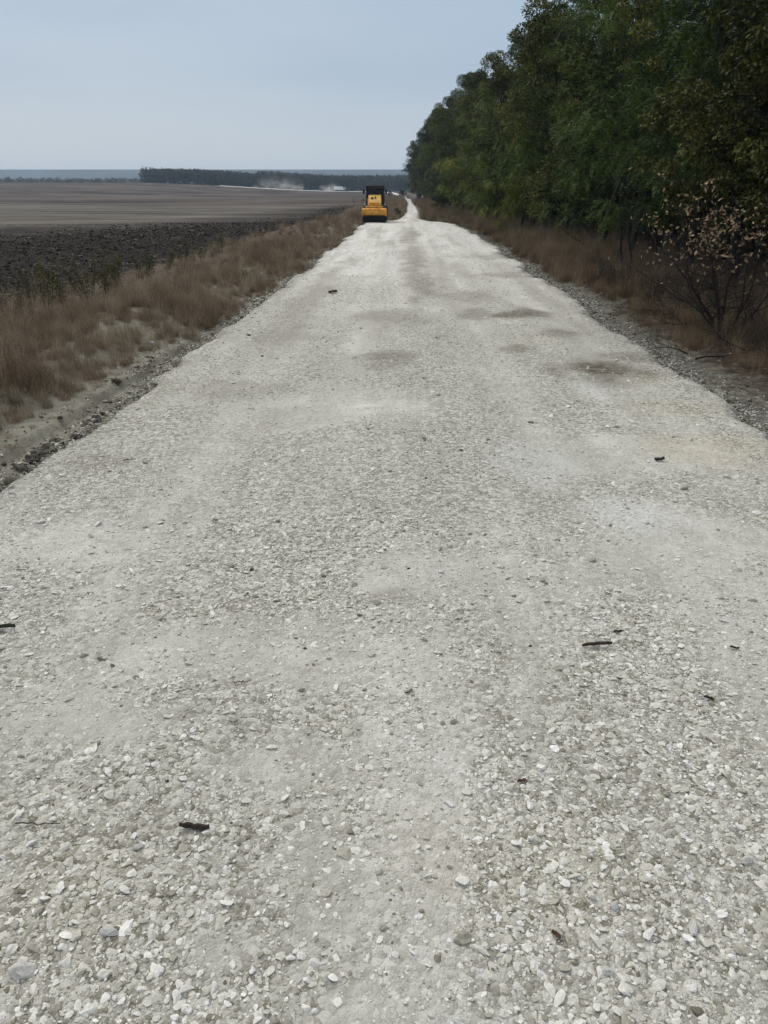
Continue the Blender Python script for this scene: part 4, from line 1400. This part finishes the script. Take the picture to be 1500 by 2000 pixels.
p = at(731, 435)
rz_ = float(road_z(np.array(p.x), np.array(p.y + 1)))
rl = empty('road_roller', (p.x, p.y + .75, rz_))
tag(rl, 'yellow road roller with black drum and dark cab at the end of the white gravel', 'road roller')
mb = MB(); mb.lathe_x([(-1.04, .60), (-1.04, .72), (-1.06, .75), (1.06, .75), (1.04, .72), (1.04, .60)], 0, 0, .74, 40); mb.build('drum', M_STEEL, rl, False)
mb = MB()
mb.prism_x([(-.95, .66), (-.78, .62), (-.70, .80), (-.70, 1.12), (-.80, 1.24), (-.98, 1.14), (-1.02, .85)], -1.12, 1.12)
for s_ in (-1, 1):
    mb.prism_x([(-.78, .55), (.9, .55), (.95, .95), (-.74, 1.16)], s_ * 1.09 - .05, s_ * 1.09 + .05)
mb.prism_x([(.80, .60), (.98, .60), (.98, 1.2), (.80, 1.2)], -1.06, 1.06)
fr = mb.build('drum_frame', M_YEL, rl)
mb = MB(); mb.box(-.80, .80, -.70, .55, 1.235, 1.42, .05); mb.build('drum_cover', M_YEL, rl)
mb = MB(); mb.box(-1.0, 1.0, -.715, -.69, .60, .66, .008); mb.build('scraper_bar', M_BLACK, rl)
# bonnet in front of the cab
mb = MB(); mb.prism_x([(-.20, 1.30), (1.40, 1.30), (1.40, 2.36), (1.05, 2.36), (.38, 2.22), (-.02, 1.74)], -.58, .58); hood = mb.build('hood', M_YEL_LIT, rl)
mb = MB(); mb.box(-.48, .48, -.30, -.17, 1.36, 1.72, .04); mb.build('grille', M_YEL, hood)
mb = MB(); mb.prism_x([(.165, 1.985), (.185, 1.96), (.31, 2.13), (.29, 2.155)], -.34, -.10); mb.build('vent', M_BLACK, hood)
mb = MB(); mb.prism_x([(.20, 2.01), (.22, 1.99), (.375, 2.20), (.355, 2.225)], .02, .15); mb.build('vent', M_BLACK, hood)
for s_ in (-1, 1):
    mb = MB(); mb.box(s_ * .60 - .035, s_ * .60 + .035, -.05, .30, 1.42, 2.02, .02); mb.build('side_rail', M_YEL_LIT, hood)
# cab
cab = MB()
for s_ in (-1, 1):
    cab.prism_x([(1.05, 1.25), (1.17, 1.25), (1.30, 3.02), (1.18, 3.02)], s_ * .80 - .05, s_ * .80 + .05)
    cab.box(s_ * .80 - .05, s_ * .80 + .05, 2.55, 2.66, 1.25, 3.02, .01)
cab.box(-.85, .85, 1.42, 2.66, 1.10, 1.52, .03)
cab_o = cab.build('cab', M_BLACK, rl)
mb = MB(); mb.prism_x([(1.10, 1.55), (1.13, 1.55), (1.255, 2.98), (1.225, 2.98)], -.75, .75); mb.build('windscreen', M_GLASS, cab_o)
for s_ in (-1, 1):
    mb = MB(); mb.box(s_ * .81 - .012, s_ * .81 + .012, 1.25, 2.54, 1.55, 2.98); mb.build('side_window', M_GLASS, cab_o)
mb = MB(); mb.box(-.75, .75, 2.58, 2.61, 1.55, 2.98); mb.build('rear_window', M_GLASS, cab_o)
mb = MB(); mb.box(-.89, .89, 1.02, 2.80, 3.02, 3.16, .06); mb.build('roof', M_BLACK, rl)
mb = MB(); mb.box(-.70, .70, 1.0, 1.06, 2.84, 3.01, .02); mb.build('visor', M_BLACK, cab_o)
for s_ in (-1, 1):
    mb = MB(); mb.box(s_ * .62 - .07, s_ * .62 + .07, 1.0, 1.05, 1.60, 2.1, .02); mb.build('panel', M_MAROON, cab_o)
    mb = MB(); mb.tube([(s_ * .85, 1.15, 2.86), (s_ * .96, 1.05, 2.88), (s_ * 1.03, .98, 2.80)], [.018] * 3, 6); arm = mb.build('mirror_arm', M_BLACK, rl)
    mb = MB(); n_ = 18
    vs = []
    for (yy, q) in ((.92, .82), (.94, 1), (1.0, 1), (1.03, .7)):
        for k in range(n_):
            a = 2 * math.pi * k / n_
            vs.append((s_ * 1.04 + .105 * q * math.cos(a), yy, 2.62 + .235 * q * math.sin(a)))
    fs = [(i * n_ + k, i * n_ + (k + 1) % n_, (i + 1) * n_ + (k + 1) % n_, (i + 1) * n_ + k) for i in range(3) for k in range(n_)]
    fs += [tuple(range(n_)), tuple(range(4 * n_ - 1, 3 * n_ - 1, -1))]
    mb.add(vs, fs); mb.build('mirror', M_BLACK, arm, True)
    mb = MB(); mb.tube([(s_ * .72, .9, 1.40), (s_ * .95, .8, 1.50)], [.03, .03], 6)
    mb.box(s_ * .96 - .10, s_ * .96 + .10, .70, .86, 1.43, 1.63, .03); hl = mb.build('headlight', M_BLACK, rl)
    mb = MB(); mb.lathe_x([(0, .06), (0, .085), (.03, .07)], 0, 0, 0, 18)
    hg = mb.build('lens', M_LAMP, hl, True); hg.location = (s_ * .96, .695, 1.53); hg.rotation_euler = (0, 0, -math.pi / 2)
    mb = MB(); mb.lathe_x([(-.22, .40), (-.26, .62), (-.18, .74), (.18, .74), (.26, .62), (.22, .40)], 0, 0, 0, 32)
    wh = mb.build('wheel', M_RUB, rl, True); wh.location = (s_ * .86, 3.0, .72)
    mb = MB(); mb.lathe_x([(-.20, .30), (-.23, .38), (.23, .38), (.20, .30)], 0, 0, 0, 24); mb.build('rim', M_YEL, wh)
mb = MB(); mb.prism_x([(2.7, .75), (4.3, .75), (4.35, 1.6), (4.0, 1.95), (2.7, 2.0)], -.72, .72); mb.build('engine_cover', M_YEL, rl)
mb = MB(); mb.box(-.25, .25, .95, 1.5, .55, 1.15, .04); mb.build('hitch', M_BLACK, rl)

# ------------------------------------------------------------------ far vehicle, dust, bush
M_WHITE = simple('white_paint', (.72, .73, .74), .08, .6, .5)
M_DKGREY = simple('dark_chassis', (.03, .03, .03), .2, 2, .8)
p = at_y(664, 374, 640)
z0 = float(base_z(p.x, p.y)) + .55
tr = empty('truck', (p.x, p.y, z0)); tag(tr, 'white truck trailing dust along the foot of the far wood', 'truck')
mb = MB(); mb.prism_x([(-1.2, .9), (1.2, .9), (1.2, 3.3), (-1.2, 3.3)], -4.4, 2.0); mb.build('cargo_body', M_WHITE, tr)
mb = MB(); mb.add([(x, y_, z) for y_ in (-1.15, 1.15) for x, z in ((2.2, .8), (4.6, .8), (4.6, 1.7), (3.9, 2.9), (2.2, 2.9))],
                  [(0, 1, 2, 3, 4), (9, 8, 7, 6, 5)] + [(i, (i + 1) % 5, 5 + (i + 1) % 5, 5 + i) for i in range(5)])
cb = mb.build('cab', M_WHITE, tr)
mb = MB(); mb.add([(x, y_, z) for y_ in (-1.17, 1.17) for x, z in ((2.6, 1.8), (4.25, 1.8), (3.75, 2.7), (2.6, 2.7))], [(0, 1, 2, 3), (7, 6, 5, 4)] + [(i, (i + 1) % 4, 4 + (i + 1) % 4, 4 + i) for i in range(4)])
mb.build('window', M_GLASS, cb)
mb = MB(); mb.box(-4.4, 4.5, -.9, .9, .55, .88, .03); mb.build('chassis', M_DKGREY, tr)
for x in (-3.2, -2.0, 3.4):
    for y_ in (-1.0, 1.0):
        mb = MB(); mb.lathe_x([(-.15, .35), (-.15, .5), (.15, .5), (.15, .35)], 0, 0, 0, 18); w = mb.build('wheel', M_RUB, tr); w.location = (x, y_, .5); w.rotation_euler = (0, 0, math.pi / 2)


def puff(name, c, size, dens, seed, taper=1.0):
    """a lumpy closed hull filled with thin dust"""
    me = ico(3, seed, (1, 1, 1), .15, 1.4)
    m, nt, out = new_mat(name); g = NT(nt)
    tc = g.n('ShaderNodeTexCoord').outputs['Object']
    ln = g.n('ShaderNodeVectorMath', operation='LENGTH'); g.link(tc, ln.inputs[0])
    fall = g.ramp(ln.outputs['Value'], .46, .05)
    nz = g.ramp(g.noise(g.mapping(tc, (4.5, 2.5, 3), (0, 0, 0), (seed * 1.7, 0, 0)), 1.0, 4, .65), .40, .72)
    vol = g.n('ShaderNodeVolumePrincipled')
    vol.inputs['Color'].default_value = (.93, .93, .93, 1)
    sz = g.n('ShaderNodeSeparateXYZ'); g.link(tc, sz.inputs[0])
    low_ = g.ramp(sz.outputs[2], .30, -.32, .12, 1.0)
    g.link(g.math('MULTIPLY', g.math('MULTIPLY', g.math('MULTIPLY', fall, low_), nz), dens), vol.inputs['Density'])
    g.link(vol.outputs[0], out.inputs['Volume'])
    m.cycles.volume_step_rate = 1.0
    o = obj(name, me, m, None, c); o.scale = size
    return tag(o, kind='stuff')


def far_pt(px, py, Y):
    q = at_y(px, py, Y); return q


q = far_pt(545, 361, 650); puff('dust_cloud', (q.x, q.y, q.z + 1), (46, 16, 22), .25, 901)
q = far_pt(572, 365, 652); puff('dust_cloud', (q.x, q.y, q.z), (26, 12, 10), .36, 902)
q = far_pt(646, 366, 644); puff('dust_cloud', (q.x, q.y, q.z), (24, 9, 11), .6, 903)
q = far_pt(588, 364, 654); puff('dust_cloud', (q.x, q.y, q.z), (7, 6, 10), .5, 904)

# ------------------------------------------------------------------ far woods (one mass), tree line, hills
M_FARLEAF = leaf_mat('far_leaf', [(0, (.042, .046, .038)), (.5, (.085, .086, .068)), (.9, (.13, .12, .092)), (1, (.17, .15, .11))], .1, .9)


def wood(name, spans, seed, leaf=.9):
    """crowns packed in a strip: many leaf-sized faces over lumpy crowns"""
    r = np.random.default_rng(seed)
    Ps = []; Tts = []; Ns = []
    tv = MB()
    for (x0, y0, x1, y1, depth, h0, h1, sp) in spans:
        n = int(math.hypot(x1 - x0, y1 - y0) / sp)
        rows = max(2, int(depth / sp))
        for i in range(n):
            for j in range(rows):
                t = (i + r.uniform(-.4, .4)) / n
                x = x0 + (x1 - x0) * t; y_ = y0 + (y1 - y0) * t + j * sp + r.uniform(-2, 2)
                h = h0 + (h1 - h0) * float(.5 + .5 * fbm(x / 45, y_ / 45, seed, 2)) + r.uniform(-.8, .5); R_ = sp * r.uniform(.6, .9)
                z = float(base_z(x, y_))
                m_ = 230 if j < 3 else 90
                d = unit(r.normal(0, 1, (m_, 3)))
                low = -.08 if j < 2 else .2
                P = np.array([x, y_, z + h * (.5 + low / 2)]) + d * np.array([R_, R_, h * (.5 - low / 2)]) * (.75 + .35 * r.random((m_, 1)))
                Ps.append(P); Ns.append(unit(d + r.normal(0, .5, (m_, 3))))
                if j == 0:
                    tv.tube([(x, y_, z - .2), (x + .2, y_, z + h * .5)], [.25, .15], 4)
    P = np.concatenate(Ps); N = np.concatenate(Ns); n = len(P)
    T = unit(np.cross(N, r.normal(0, 1, (n, 3))))
    me = leaf_mesh(name, P, T, N, r.uniform(.9, 1.9, n) * leaf, r.uniform(.8, 1.5, n) * leaf)
    print(name, n)
    o = obj(name, me, M_FARLEAF)
    return tag(o, kind='stuff')


wood('wood', [(-222, 690, -128, 690, 60, 10.2, 12.0, 5.0), (-128, 700, 75, 735, 45, 12.5, 14.0, 5.0), (75, 735, 140, 740, 25, 12, 14, 6.0)], 951)
wood('tree_line', [(-620, 1010, -300, 1010, 12, 9, 14, 8), (-300, 1010, -200, 1010, 10, 5, 8, 8)], 952, 1.3)

# scattered low bushes near the narrow road and the truck
BUSH = [(678, 375, 638, 1.15, 'dark low bush beside the white truck at the foot of the far wood'), (774, 420, 100, .40, 'small dark bush in the verge between roller and narrow road'),
        (785, 384, 300, 1.0, 'brownish bush by the bend of the far narrow road'), (762, 388, 320, .8, 'low bush behind the roller, right of its cab')]
for (px, py, Y, s, lab) in BUSH:
    q = far_pt(px, py, Y)
    plant('bush', SHRUBS, 2, q.x, Y, rt.uniform(0, 6.28), s, lab, 'bush', 'low bushes far along the road')

M_HILL = simple('hill', (.06, .078, .085), .3, .006, 1.0, bump=0)
vs = []; fs = []
hx = np.linspace(-4600, 4600, 140); rows = [(1900, -30), (2150, 5), (2350, 38), (2550, 61), (3100, 35)]
for (yy, hz) in rows:
    for x in hx:
        pxn = 803 + x / (yy * .922) * 1500
        f = 1 + .035 * float(fbm(x / 900, yy / 900, 3, 3)) + .03 * float(sm(-x, 1500, 2600))
        vs.append((x, yy, (hz + 30) * f - 30))
nn_ = len(hx)
for i in range(len(rows) - 1):
    for k in range(nn_ - 1):
        fs.append((i * nn_ + k, i * nn_ + k + 1, (i + 1) * nn_ + k + 1, (i + 1) * nn_ + k))
mb = MB(); mb.add(vs, fs); tag(mb.build('hills', M_HILL, None, True), kind='structure')

# ------------------------------------------------------------------ haze
m, nt, out = new_mat('haze'); g = NT(nt)
vol = g.n('ShaderNodeVolumePrincipled')
vol.inputs['Color'].default_value = (.58, .76, 1, 1)
vol.inputs['Density'].default_value = 1.9e-4
g.link(vol.outputs[0], out.inputs['Volume'])
mb = MB(); mb.box(-6400, 6400, -400, 6400, min(GROUND_MIN, -32) - 1.2, 72)
tag(mb.build('haze', m), kind='stuff')

# ------------------------------------------------------------------ sky and sun
SUN_EL, SUN_AZ = math.radians(44), math.radians(-42)     # azimuth from +Y towards +X
w = bpy.data.worlds.new('World'); sc.world = w; w.use_nodes = True
nt = w.node_tree; nt.nodes.clear(); g = NT(nt)
wo = g.n('ShaderNodeOutputWorld'); bg = g.n('ShaderNodeBackground')
sky = g.n('ShaderNodeTexSky', sky_type='NISHITA')
sky.sun_disc = False; sky.sun_elevation = SUN_EL; sky.sun_rotation = SUN_AZ
sky.air_density = 1.2; sky.dust_density = 3.0; sky.ozone_density = 1.0
tc = g.n('ShaderNodeTexCoord').outputs['Generated']
cl_ = g.noise(g.mapping(tc, (1.2, 1.2, 5.0)), 1.6, 5, .55)
over = g.mix(g.ramp(cl_, .35, .7), (3.85, 4.90, 6.25), (4.45, 5.42, 6.60))
sz_ = g.n('ShaderNodeSeparateXYZ'); g.link(tc, sz_.inputs[0])
# an overcast dome is brighter and more neutral overhead than at the horizon
over = g.mix(g.ramp(sz_.outputs[2], .22, 1.0), over, (13.4, 12.7, 11.6))
over = g.mix(g.ramp(sz_.outputs[2], .13, .0), over, (6.0, 6.7, 7.3))
c = g.mix(.86, sky.outputs[0], over)
g.link(c, bg.inputs[0]); bg.inputs[1].default_value = .1
g.link(bg.outputs[0], wo.inputs[0])
sd = bpy.data.lights.new('sun', 'SUN'); so = bpy.data.objects.new('sun', sd); C.objects.link(so)
sd.energy = 1.5; sd.angle = math.radians(12); sd.color = (1, .96, .90)
dirv = Vector((math.sin(SUN_AZ) * math.cos(SUN_EL), math.cos(SUN_AZ) * math.cos(SUN_EL), math.sin(SUN_EL)))
so.rotation_euler = dirv.to_track_quat('Z', 'Y').to_euler()
so.location = dirv * 50

# ------------------------------------------------------------------ render settings
vs_ = sc.view_settings
sc.display_settings.display_device = 'sRGB'
vs_.view_transform = 'Standard'; vs_.look = 'None'; vs_.exposure = 0.06; vs_.gamma = 1.0
sc.render.engine = 'CYCLES'
cy = sc.cycles
cy.max_bounces = 5; cy.diffuse_bounces = 3; cy.glossy_bounces = 2; cy.transmission_bounces = 3; cy.volume_bounces = 1; cy.transparent_max_bounces = 6
cy.use_denoising = True
cy.caustics_reflective = False; cy.caustics_refractive = False
cy.volume_max_steps = 256
